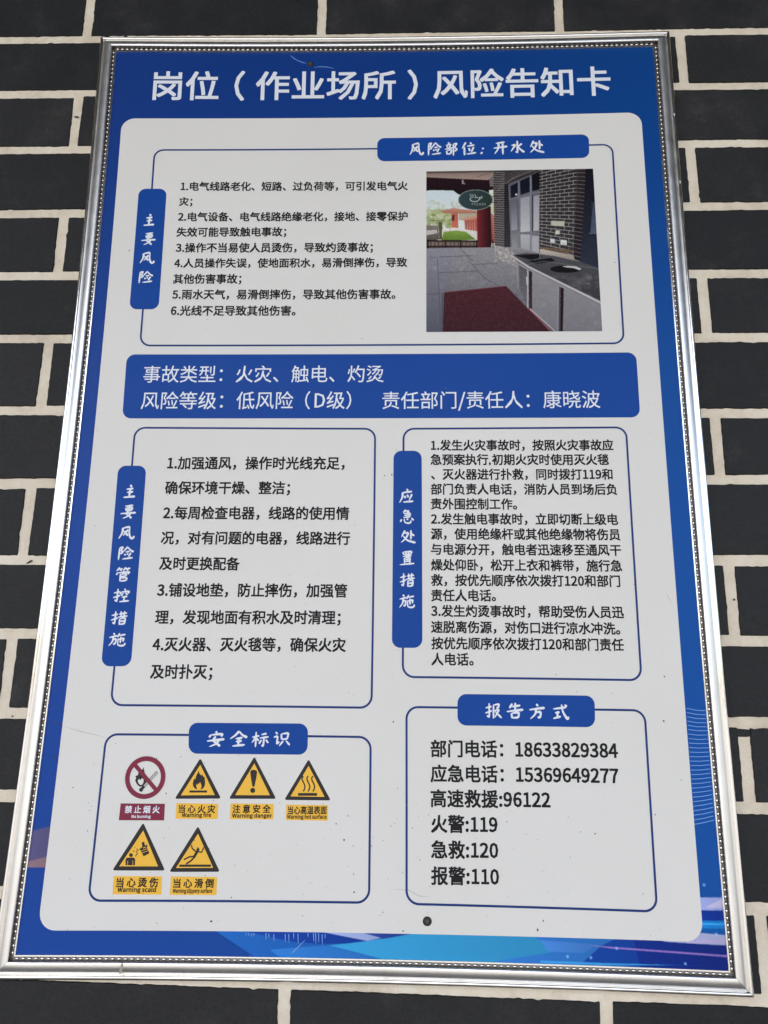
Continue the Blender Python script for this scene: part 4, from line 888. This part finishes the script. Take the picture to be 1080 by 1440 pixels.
F = lambda pts, h=.24, mi=0: fl.poly([f(p) for p in pts], h, mi)
F([(283, 193), (275, 215), (250, 222), (245, 245), (230, 250), (232, 268), (205, 280), (212, 300), (203, 320), (214, 345), (230, 366), (250, 380), (272, 376), (290, 366), (306, 345), (314, 320), (302, 280), (292, 240), (287, 218)])
F([(240, 352), (228, 326), (240, 304), (254, 318), (268, 298), (282, 308), (284, 330), (274, 356), (256, 364)], .26, 3)
fl.stroke([f(p) for p in ((268, 398), (412, 240))], 27 * sc, .28, 0); fl.stroke([f(p) for p in ((290, 374), (409, 244))], 17 * sc, .30, 3); fl.stroke([f(p) for p in ((280, 385), (405, 248))], 5 * sc, .32, 0)
F(circ((260, 407), 19), .33)
k = len(fl.v); o1, o2 = ell(1.0), ell(.77)
fl.v += [P(x, y, .36) for x, y in o1 + o2]
for i in range(40): j = (i + 1) % 40; fl.f.append([k + i, k + j, k + 40 + j, k + 40 + i]); fl.mi.append(2)
fl.stroke([f(p) for p in ((183, 152), (412, 420))], 37 * sc, .38, 2)
fl.obj('prohibition_symbol', SM, sg)
for i, c in enumerate(PLATES):
    fl = Flat(); fl.poly(c, .20); fl.obj('caption_plate', M_red if i == 0 else M_yellow, sg)

# ---------------------------------------------------------------- the printed photograph of the washing place
def lerp4(c, S, T_):
    x = (c[0][0] * (1 - S) + c[1][0] * S) * (1 - T_) + (c[3][0] * (1 - S) + c[2][0] * S) * T_
    y = (c[0][1] * (1 - S) + c[1][1] * S) * (1 - T_) + (c[3][1] * (1 - S) + c[2][1] * S) * T_
    return x, y
NXp, NYp = 330 * 2, 310 * 2
S_, Tt = np.meshgrid(np.linspace(0, 1, NXp), np.linspace(0, 1, NYp))
X, Y = lerp4([(38, 45), (975, 30), (1027, 943), (38, 948)], S_, Tt)
img = blank(NXp, NYp, (112, 110, 120))
Fp = lambda pts, c0, c1=None, axis='y', g=2.0, a=1.0: fill(img, X, Y, pts, c0, c1, axis, g, a)
Lp = lambda pts, w_, c, a=1.0: pline(img, X, Y, pts, w_, c, a)
def blobs(x0, y0, x1, y1, n_, r0, r1, cols, a=.6):
    rr = random.Random(int(x0 * 7 + y0))
    for _ in range(n_):
        x, y, q = rr.uniform(x0, x1), rr.uniform(y0, y1), rr.uniform(r0, r1)
        Fp(circ((x, y), q, 8, q * .7), rr.choice(cols), None, 'y', 4, a)
Fp([(30, 150), (425, 150), (425, 480), (30, 480)], (196, 212, 216), (222, 224, 214))
Fp([(30, 40), (420, 38), (415, 72), (385, 96), (30, 82)], (128, 106, 98), (172, 146, 128), 'y')
Lp([(325, 78), (420, 45)], 4, (120, 95, 85)); Fp([(30, 40), (420, 38), (418, 50), (30, 58)], (92, 76, 74), None, 'y', 3)
# trees, pavilions and lawn beyond the veranda
blobs(40, 270, 190, 375, 150, 6, 18, [(150, 165, 92), (172, 180, 118), (128, 146, 74), (190, 192, 140)])
blobs(50, 215, 140, 280, 30, 5, 14, [(176, 190, 160), (196, 206, 186)], .45)
blobs(180, 225, 240, 262, 20, 5, 12, [(186, 180, 150), (176, 170, 140)], .4)
Fp([(118, 276), (190, 260), (322, 276), (322, 290), (200, 292), (135, 290)], (206, 138, 108), (176, 110, 88))
Fp([(180, 292), (218, 292), (218, 378), (182, 372)], (200, 92, 68), (214, 110, 84)); Fp([(183, 300), (197, 300), (197, 334), (184, 332)], (84, 52, 48))
Fp([(222, 292), (325, 290), (325, 330), (222, 330)], (176, 170, 140), None, 'y', 8)
Fp([(228, 322), (325, 300), (325, 316), (252, 330)], (206, 146, 116)); Fp([(252, 330), (325, 316), (325, 402), (258, 388)], (196, 104, 84), (212, 128, 106), 'y', 9)
for x in range(262, 322, 14): Lp([(x, 332), (x + 2, 388)], 4, (130, 50, 48), .7)
Fp([(118, 376), (200, 372), (328, 394), (328, 446), (118, 446)], (222, 216, 208), (206, 198, 190), 'y', 5)
Fp([(136, 396), (208, 388), (262, 396), (318, 440), (124, 446)], (136, 172, 62), (98, 132, 44), 'y', 7)
Fp([(30, 356), (104, 362), (112, 440), (30, 446)], (132, 122, 112), (92, 84, 78), 'y', 9); Fp([(40, 388), (98, 384), (100, 404), (40, 416)], (186, 180, 172), None, 'y', 6)
Fp([(106, 340), (128, 340), (128, 440), (112, 440)], (96, 92, 66)); Lp([(30, 334), (140, 332)], 3, (92, 88, 66), .7)
Lp([(170, 400), (180, 350)], 3, (150, 140, 110), .8); Fp([(400, 280), (426, 310), (426, 460), (404, 460)], (206, 118, 96), (150, 60, 56))
Fp([(395, 150), (418, 156), (422, 290), (400, 290)], (206, 214, 196), (196, 200, 150))
# beam, column, railing
Fp([(30, 80), (390, 96), (416, 76), (418, 152), (392, 156), (392, 180), (222, 182), (190, 158), (60, 156), (30, 162)], (52, 28, 38), (38, 20, 32), 'y', 3)
Fp([(394, 88), (416, 78), (417, 132), (396, 136)], (118, 104, 104))
Fp([(322, 250), (402, 250), (406, 484), (326, 484)], (132, 44, 48), (48, 20, 28), 'x', 4)
Lp([(322, 330), (328, 484)], 3, (176, 92, 84), .6)
Fp([(30, 442), (330, 444), (330, 484), (30, 490)], (92, 72, 66), None, 'y', 12)
for x in range(46, 326, 22): Fp([(x, 455), (x + 15, 455), (x + 15, 474), (x, 474)], (150, 138, 124), None, 'y', 12, .55)
Lp([(30, 446), (330, 448)], 7, (40, 26, 28)); Lp([(30, 480), (330, 478)], 6, (44, 30, 30))
for x in (48, 145, 232, 322, 414): Lp([(x, 446), (x, 490)], 7, (36, 24, 26))
# stone floor
Fp([(30, 490), (420, 484), (560, 590), (640, 830), (790, 950), (30, 950)], (144, 141, 143), (92, 91, 100), 'y', 9)
Fp([(30, 490), (200, 486), (120, 950), (30, 950)], (132, 134, 150), (82, 86, 106), 'y', 6, .5)
blobs(60, 500, 540, 700, 160, 4, 16, [(160, 156, 160), (118, 116, 126), (128, 128, 140)], .22)
for p_ in ([(100, 545), (122, 945)], [(282, 560), (368, 656)], [(110, 626), (330, 616)], [(230, 492), (300, 560)], [(40, 745), (136, 740)], [(300, 580), (440, 574)], [(368, 656), (450, 700)], [(60, 540), (300, 530)]): Lp(p_, 3.5, (78, 76, 86), .75)
# brick pillar, door recess and main wall
Fp([(415, 42), (692, 34), (600, 76), (502, 122), (478, 128), (478, 488), (424, 480)], (56, 50, 50), (74, 68, 70), 'y', 5)
for k in range(34):
    y = 50 + k * 13.2; Lp([(414, y), (478, y + (2 if k < 18 else 6))], 3, (160, 154, 148), .8)
    for q in range(4): x = 420 + q * 18 + (9 if k % 2 else 0); Lp([(x, y), (x, y + 13)], 2, (150, 142, 136), .6) if x < 478 else None
for k in range(9): Lp([(470 - k * 4, 60 + k * 13), (690 - k * 20, 30 + k * 6)], 2, (146, 138, 132), .6)
for k in range(26): Lp([(430 + k * 10, 42 + (k % 2) * 8), (430 + k * 10, 50 + (k % 2) * 8)], 2, (146, 138, 132), .45)
Fp([(478, 122), (512, 112), (518, 496), (478, 488)], (40, 36, 40), (58, 54, 58), 'y', 4)
for k in range(27): Lp([(480, 130 + k * 13.4), (508, 128 + k * 13.6)], 1.8, (104, 98, 98), .6)
Fp([(500, 118), (680, 42), (674, 522), (514, 482)], (90, 90, 100), (124, 122, 128), 'y', 3)
for p_, c0, c1 in (([(512, 132), (554, 110), (554, 190), (514, 202)], (26, 28, 38), (38, 42, 54)), ([(566, 102), (620, 76), (620, 166), (568, 184)], (24, 28, 40), (34, 38, 50)),
                   ([(632, 66), (678, 44), (676, 152), (634, 162)], (18, 20, 28), (28, 30, 40)), ([(516, 226), (552, 216), (552, 384), (518, 388)], (96, 98, 108), (150, 150, 158)),
                   ([(568, 202), (620, 190), (622, 394), (569, 398)], (148, 148, 156), (186, 184, 186)), ([(642, 190), (674, 184), (672, 388), (642, 390)], (150, 150, 158), (182, 180, 184)),
                   ([(518, 400), (552, 404), (552, 488), (520, 478)], (120, 120, 128), (146, 144, 150)), ([(568, 410), (622, 412), (622, 504), (570, 488)], (176, 174, 178), (156, 154, 160)), ([(632, 418), (672, 420), (672, 518), (633, 506)], (166, 164, 170), None)):
    Fp(p_, c0, c1, 'y', 2)
Lp([(558, 104), (560, 500)], 5, (128, 130, 142)); Lp([(626, 74), (628, 514)], 6, (134, 136, 148)); Lp([(636, 180), (636, 390)], 5, (50, 48, 58)); Lp([(555, 212), (555, 386)], 4, (60, 60, 70))
Lp([(508, 210), (560, 196), (676, 166)], 7, (112, 114, 126)); Fp(circ((545, 181), 6, 10), (214, 216, 220))
Fp([(678, 36), (885, 33), (862, 545), (674, 490)], (50, 47, 49), (60, 59, 62), 'y', 5)
Fp([(885, 33), (938, 32), (906, 566), (860, 545)], (52, 42, 44), (44, 40, 44), 'y', 4)
rr = random.Random(11)
for k in range(26):
    ya = 40 + k * 18.4; yb_ = -14 + k * 22.6; mc = (166, 158, 150)
    def wy(x): return ya + (yb_ - ya) * (x - 676) / 206
    Lp([(676, ya), (884 - k * .9, yb_)], 3.8, mc, .9)
    Lp([(884 - k * .9, yb_), (936 - k * 1.2, yb_ + 2 + k * .35)], 3, (140, 132, 130), .8)
    for q in range(5):
        x = 690 + q * 50 + (25 if k % 2 else 0)
        if x < 880: Lp([(x, wy(x)), (x - 1, wy(x) + 20)], 3.6, mc, .85)
    for q in range(3):
        x = 700 + 55 * rr.random() * 3
        if rr.random() < .3: Fp([(x, wy(x) + 3), (x + 42, wy(x + 42) + 3), (x + 42, wy(x + 42) + 17), (x, wy(x) + 17)], (66, 54, 54), None, 'y', 4, .5)
Fp([(860, 540), (885, 33), (892, 33), (866, 548)], (96, 90, 90), None, 'y', 4, .35)
Fp([(742, 333), (815, 336), (815, 363), (741, 360)], (176, 184, 160), (186, 184, 158), 'x', 6); Fp([(765, 388), (787, 388), (787, 411), (765, 411)], (196, 198, 180)); Lp([(800, 392), (800, 404)], 5, (70, 90, 60))
Fp([(736, 435), (760, 436), (760, 458), (735, 457)], (200, 202, 206)); Fp([(794, 441), (828, 444), (828, 471), (793, 467)], (212, 212, 212)); Lp([(800, 460), (822, 460)], 3, (150, 150, 150))
Fp([(935, 32), (980, 30), (1010, 602), (905, 566)], (30, 30, 40), (52, 56, 74), 'y', 3)
Fp([(968, 225), (990, 228), (1003, 408), (955, 404)], (64, 74, 98), (76, 88, 112), 'y', 5); Lp([(975, 200), (957, 400)], 4, (18, 18, 24)); Lp([(955, 408), (1004, 404)], 5, (120, 126, 140), .6)
# splashed plinth, sill, log, counter
Fp([(424, 474), (484, 484), (540, 520), (550, 596), (424, 545)], (164, 156, 152), (150, 144, 142), 'y', 16)
blobs(428, 486, 540, 560, 70, 2, 6, [(226, 220, 214), (96, 90, 88)], .6)
Fp([(478, 484), (540, 480), (690, 520), (560, 532)], (146, 144, 146), (120, 118, 120), 'y', 6)
Fp([(678, 482), (862, 500), (862, 522), (690, 498)], (132, 100, 74), (96, 76, 64), 'y', 16)
Fp([(680, 492), (868, 530), (874, 562), (678, 520)], (192, 182, 166), (140, 130, 118), 'y', 6)
Fp([(520, 528), (600, 514), (760, 532), (905, 566), (1005, 602), (1020, 780), (600, 586)], (84, 84, 88), (62, 62, 66), 'y', 3)
Fp([(534, 528), (668, 520), (690, 540), (628, 554)], (36, 36, 40), (24, 24, 28)); Fp([(612, 560), (740, 542), (764, 560), (660, 578)], (26, 26, 30), (44, 44, 48))
Lp([(676, 520), (678, 545)], 3, (140, 140, 140)); Lp([(608, 580), (700, 562), (1004, 604)], 4, (118, 116, 118), .6)
Fp(circ((825, 605), 90, 30, 21), (30, 28, 30)); Fp([(800, 590), (835, 586), (880, 590), (912, 603), (900, 612), (868, 600), (830, 597)], (176, 176, 178), (196, 196, 196), 'x', 4)
Lp([(940, 686), (960, 684)], 3, (150, 150, 152), .7)
Fp([(612, 596), (1020, 790), (1028, 950), (780, 950), (612, 824)], (148, 144, 147), (120, 117, 124), 'y', 4); blobs(630, 640, 1010, 940, 120, 8, 30, [(140, 136, 140), (122, 119, 126), (156, 152, 155)], .13)
Fp([(548, 570), (612, 612), (612, 812), (560, 712)], (92, 88, 94), (110, 106, 114), 'y', 8)
Lp([(520, 532), (612, 592), (1022, 792)], 11, (186, 180, 180)); Lp([(520, 540), (612, 600), (1022, 802)], 4, (104, 98, 102), .7); Lp([(550, 572), (606, 604)], 5, (176, 172, 172))
Fp([(545, 560), (561, 568), (563, 712), (551, 712)], (158, 154, 154), (120, 116, 118), 'x'); Fp([(616, 612), (634, 622), (634, 832), (616, 820)], (50, 38, 44), (64, 50, 58)); Lp([(609, 610), (609, 818)], 6, (176, 172, 174))
Lp([(604, 650), (606, 690)], 6, (214, 214, 214), .8); Fp([(782, 698), (812, 712), (806, 950), (778, 950)], (96, 84, 92), (84, 74, 82)); Fp([(794, 706), (812, 712), (806, 950), (792, 950)], (44, 28, 36)); Lp([(782, 700), (778, 945)], 4, (178, 172, 176), .8)
# mat
Fp([(138, 732), (488, 698), (740, 950), (133, 950)], (86, 40, 47), (70, 34, 41), 'y', 7); blobs(160, 740, 560, 940, 120, 4, 14, [(92, 44, 52), (72, 34, 42)], .3)
Lp([(612, 820), (742, 945)], 5, (168, 60, 78), .9); Lp([(622, 822), (765, 945)], 5, (186, 180, 182)); Lp([(136, 734), (488, 698)], 3, (140, 70, 76), .7); Lp([(130, 745), (132, 948)], 5, (64, 64, 76), .8)
# hanging oval sign
Lp([(400, 192), (445, 192)], 4, (30, 28, 30)); Lp([(396, 228), (436, 226)], 3, (30, 28, 30))
Fp(circ((316, 212), 98, 40, 60), (128, 142, 130)); Fp(circ((316, 212), 94, 40, 56), (52, 74, 80), (48, 62, 58), 'x', 2)
cup = (206, 216, 204)
Lp([(284, 204), (288, 216), (300, 222), (322, 222), (336, 212), (340, 200)], 4, cup, .9); Lp([(284, 204), (300, 198)], 3, cup, .8); Lp([(312, 200), (340, 198)], 3, cup, .8)
Lp([(340, 200), (352, 192), (352, 202), (336, 208)], 3, cup, .8)
for x in (288, 300, 314): Lp([(x - 4, 180), (x + 1, 187), (x + 4, 197)], 3.2, cup, .85)
for x in (294, 308, 322, 336, 350, 364): Fp([(x, 232), (x + 9, 231), (x + 9, 240), (x, 241)], (150, 162, 148), None, 'y', 8, .7)
Lp([(318, 246), (372, 242)], 3, (120, 132, 120), .6)
Lp([(246, 92), (240, 104), (250, 108), (240, 116), (256, 118)], 3.5, (206, 206, 206), .9)
img = img.reshape(310, 2, 330, 2, 3).mean((1, 3)); NXp, NYp = 330, 310
g_m = img.mean(-1, keepdims=True); img = np.clip((g_m + (img - g_m) * .78 - 118) * 1.02 + 112, 6, 225) + rs.normal(0, 3.2, img.shape[:2])[..., None]
picture('printed_photograph', NXp, NYp, lambda S, T_: lerp4(PHOTO, S, T_), img, .20, parts['hazards'])

# ---------------------------------------------------------------- dirt on the sheet
fl = Flat(); rd = random.Random(12)
def speck(x, y, r):
    n_ = rd.randint(5, 7); el = rd.uniform(.6, 1.6); an = rd.uniform(0, 3.1)
    pts = []
    for i in range(n_):
        t = i / n_ * 2 * math.pi; q = r * rd.uniform(.6, 1.3)
        px, py = math.cos(t) * q * el, math.sin(t) * q
        pts.append((x + px * math.cos(an) - py * math.sin(an), y + px * math.sin(an) + py * math.cos(an)))
    fl.poly(pts, .42, 0 if r > .55 or rd.random() < .25 else 1)
for x, y in SPECKS: speck(x, y, rd.uniform(.6, 1.1))
for _ in range(340):
    t = rd.random() ** (.38 if rd.random() < .8 else 1); y = -HH + 12 + (2 * HH - 24) * t; x = rd.uniform(-HW + 10, HW - 10)
    speck(x, y, min(.6, .16 + rd.expovariate(9)))
cl = [(-150, 340), (-60, 360), (20, 372), (-180, 395), (-20, 395), (120, 380), (-240, 330)]
for cx, cy in cl:
    for _ in range(26): speck(rd.gauss(cx, 38), min(HH - 8, rd.gauss(cy, 24)), min(.6, .15 + rd.expovariate(8)))
fl.obj('dust_speck', [M_speck, M_dust], poster, kind='stuff')

# ---------------------------------------------------------------- frame rails with bead strips
PROFILE = [(0, -2.0), (0.0, 1.3), (.2, 1.6), (1.3, 1.65), (1.5, 1.3), (1.6, .3), (4.1, .3), (4.25, 4.3), (4.6, 4.9), (5.4, 5.25), (6.6, 5.35), (7.9, 5.25), (9.2, 4.95), (10.5, 4.45),
           (11.7, 3.8), (12.8, 3.0), (13.7, 2.2), (14.3, 1.5), (14.6, 1.0), (14.9, 1.2), (15.3, 2.0), (16.0, 2.75), (16.8, 3.05), (17.6, 2.95), (18.4, 2.45), (19.0, 1.6), (19.3, .6), (19.4, -.4), (19.4, -7.6), (1.0, -7.6)]
LIP0, LIP1 = 18, 28
def corner(side, end, d, gap):
    """rail sides: 0 top, 1 right, 2 bottom, 3 left; end 0/1"""
    sx, sy = [((-1, -1), (1, -1)), ((1, -1), (1, 1)), ((1, 1), (-1, 1)), ((-1, 1), (-1, -1))][side][end]
    x, y = sx * (HW + d), sy * (HH + d)
    if side in (0, 2): x -= sx * gap
    else: y -= sy * gap
    return x, y
def rail(side):
    NS = 34; v, f_, mi = [], [], []; np_ = len(PROFILE)
    for i in range(NS + 1):
        t = i / NS
        for d, h in PROFILE:
            a = corner(side, 0, d, .18); c = corner(side, 1, d, .18)
            x, y = lerp(a, c, t); v.append(P(x, y, h))
    for i in range(NS):
        for j in range(np_):
            k = (j + 1) % np_
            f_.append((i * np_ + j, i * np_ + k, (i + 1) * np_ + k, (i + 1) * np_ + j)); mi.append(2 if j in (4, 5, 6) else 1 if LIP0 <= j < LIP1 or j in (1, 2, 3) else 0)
    f_ += [tuple(range(np_)), tuple(range(NS * np_, (NS + 1) * np_))]; mi += [0, 0]
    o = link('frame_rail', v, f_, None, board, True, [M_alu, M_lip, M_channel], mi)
    try: o.data.set_sharp_from_angle(angle=math.radians(38))
    except Exception: pass
    # beads pressed along the inner channel
    bm = bmesh.new(); bmesh.ops.create_icosphere(bm, subdivisions=2, radius=1.0)
    bv = [tuple(p.co) for p in bm.verts]; bf = [tuple(p.index for p in q.verts) for q in bm.faces]; bm.free()
    a = corner(side, 0, 2.85, 0); c = corner(side, 1, 2.85, 0); L = math.dist(a, c); n_ = round((L - 3) / 5.5)
    ux, uy = (c[0] - a[0]) / L, (c[1] - a[1]) / L; V, Fc = [], []
    for i in range(n_):
        t = (i + .5) / n_ * (L - 3) + 1.5; x, y = a[0] + ux * t, a[1] + uy * t; k = len(V)
        for p in bv:
            al, ac, hh = p[0] * 1.9, p[1] * 1.14, p[2] * 1.2
            V.append(P(x + ux * al - uy * ac, y + uy * al + ux * ac, .95 + hh))
        Fc += [tuple(k + q for q in t_) for t_ in bf]
    s_ = link('bead_strip', V, Fc, M_bead, o, True); s_['kind'] = 'stuff'
    return o
rails = [rail(s) for s in range(4)]
# rust streak and flecks on the frame
fl = Flat()
fl.poly([(-207.2 + a, HH + b_) for a, b_ in ((0, 4.9), (1.6, 4.9), (1.5, 8), (.9, 13), (-1.2, 13), (-.6, 8))], 5.7)
fl.obj('rust_streak', M_rust, rails[2])

def rail_fleck(side_rail, x, y, h, r):
    fl = Flat(); rq = random.Random(int(x)); fl.poly([(x + r * .6 * math.cos(t) * rq.uniform(.7, 1.3), y + r * 1.3 * math.sin(t) * rq.uniform(.7, 1.3)) for t in [i * math.pi / 4 for i in range(8)]], h)
    fl.obj('paint_fleck', M_fleck, side_rail)
rail_fleck(rails[1], 316.5, -370, 3.3, 1.5); rail_fleck(rails[1], 317, -287, 3.3, 1.3)

# ---------------------------------------------------------------- screws
def screw(x, y, r, label):
    prof = [(r * 1.25, .12), (r * 1.22, .45), (r * .98, .55), (r * .97, .75), (r * .8, 1.15), (r * .5, 1.4), (r * .22, 1.5)]
    n_ = 24; v, f_ = [], []
    for rr_, h in prof:
        for i in range(n_): t = i / n_ * 2 * math.pi; v.append(P(x + rr_ * math.cos(t), y + rr_ * math.sin(t), h))
    for j in range(len(prof) - 1):
        for i in range(n_): k = (i + 1) % n_; f_.append((j * n_ + i, j * n_ + k, (j + 1) * n_ + k, (j + 1) * n_ + i))
    f_.append(tuple(range((len(prof) - 1) * n_, len(prof) * n_)))
    o = link('screw', v, f_, M_screw, board, True); o['label'] = label
    fl = Flat()
    for an in (.5, .5 + math.pi / 2):
        fl.stroke([(x - math.cos(an) * r * .55, y - math.sin(an) * r * .55), (x, y), (x + math.cos(an) * r * .55, y + math.sin(an) * r * .55)], r * .22, 1.52 + an * .01)
    fl.obj('screw_slot', M_slot, o)
M_slot = mat('screw_slot_dirt', (.10, .09, .075, 1), .7)
screw(*SCREWS[0], 2.7, 'small dark screw above the title')
screw(*SCREWS[1], 3.1, 'dark round screw head below the contact box')
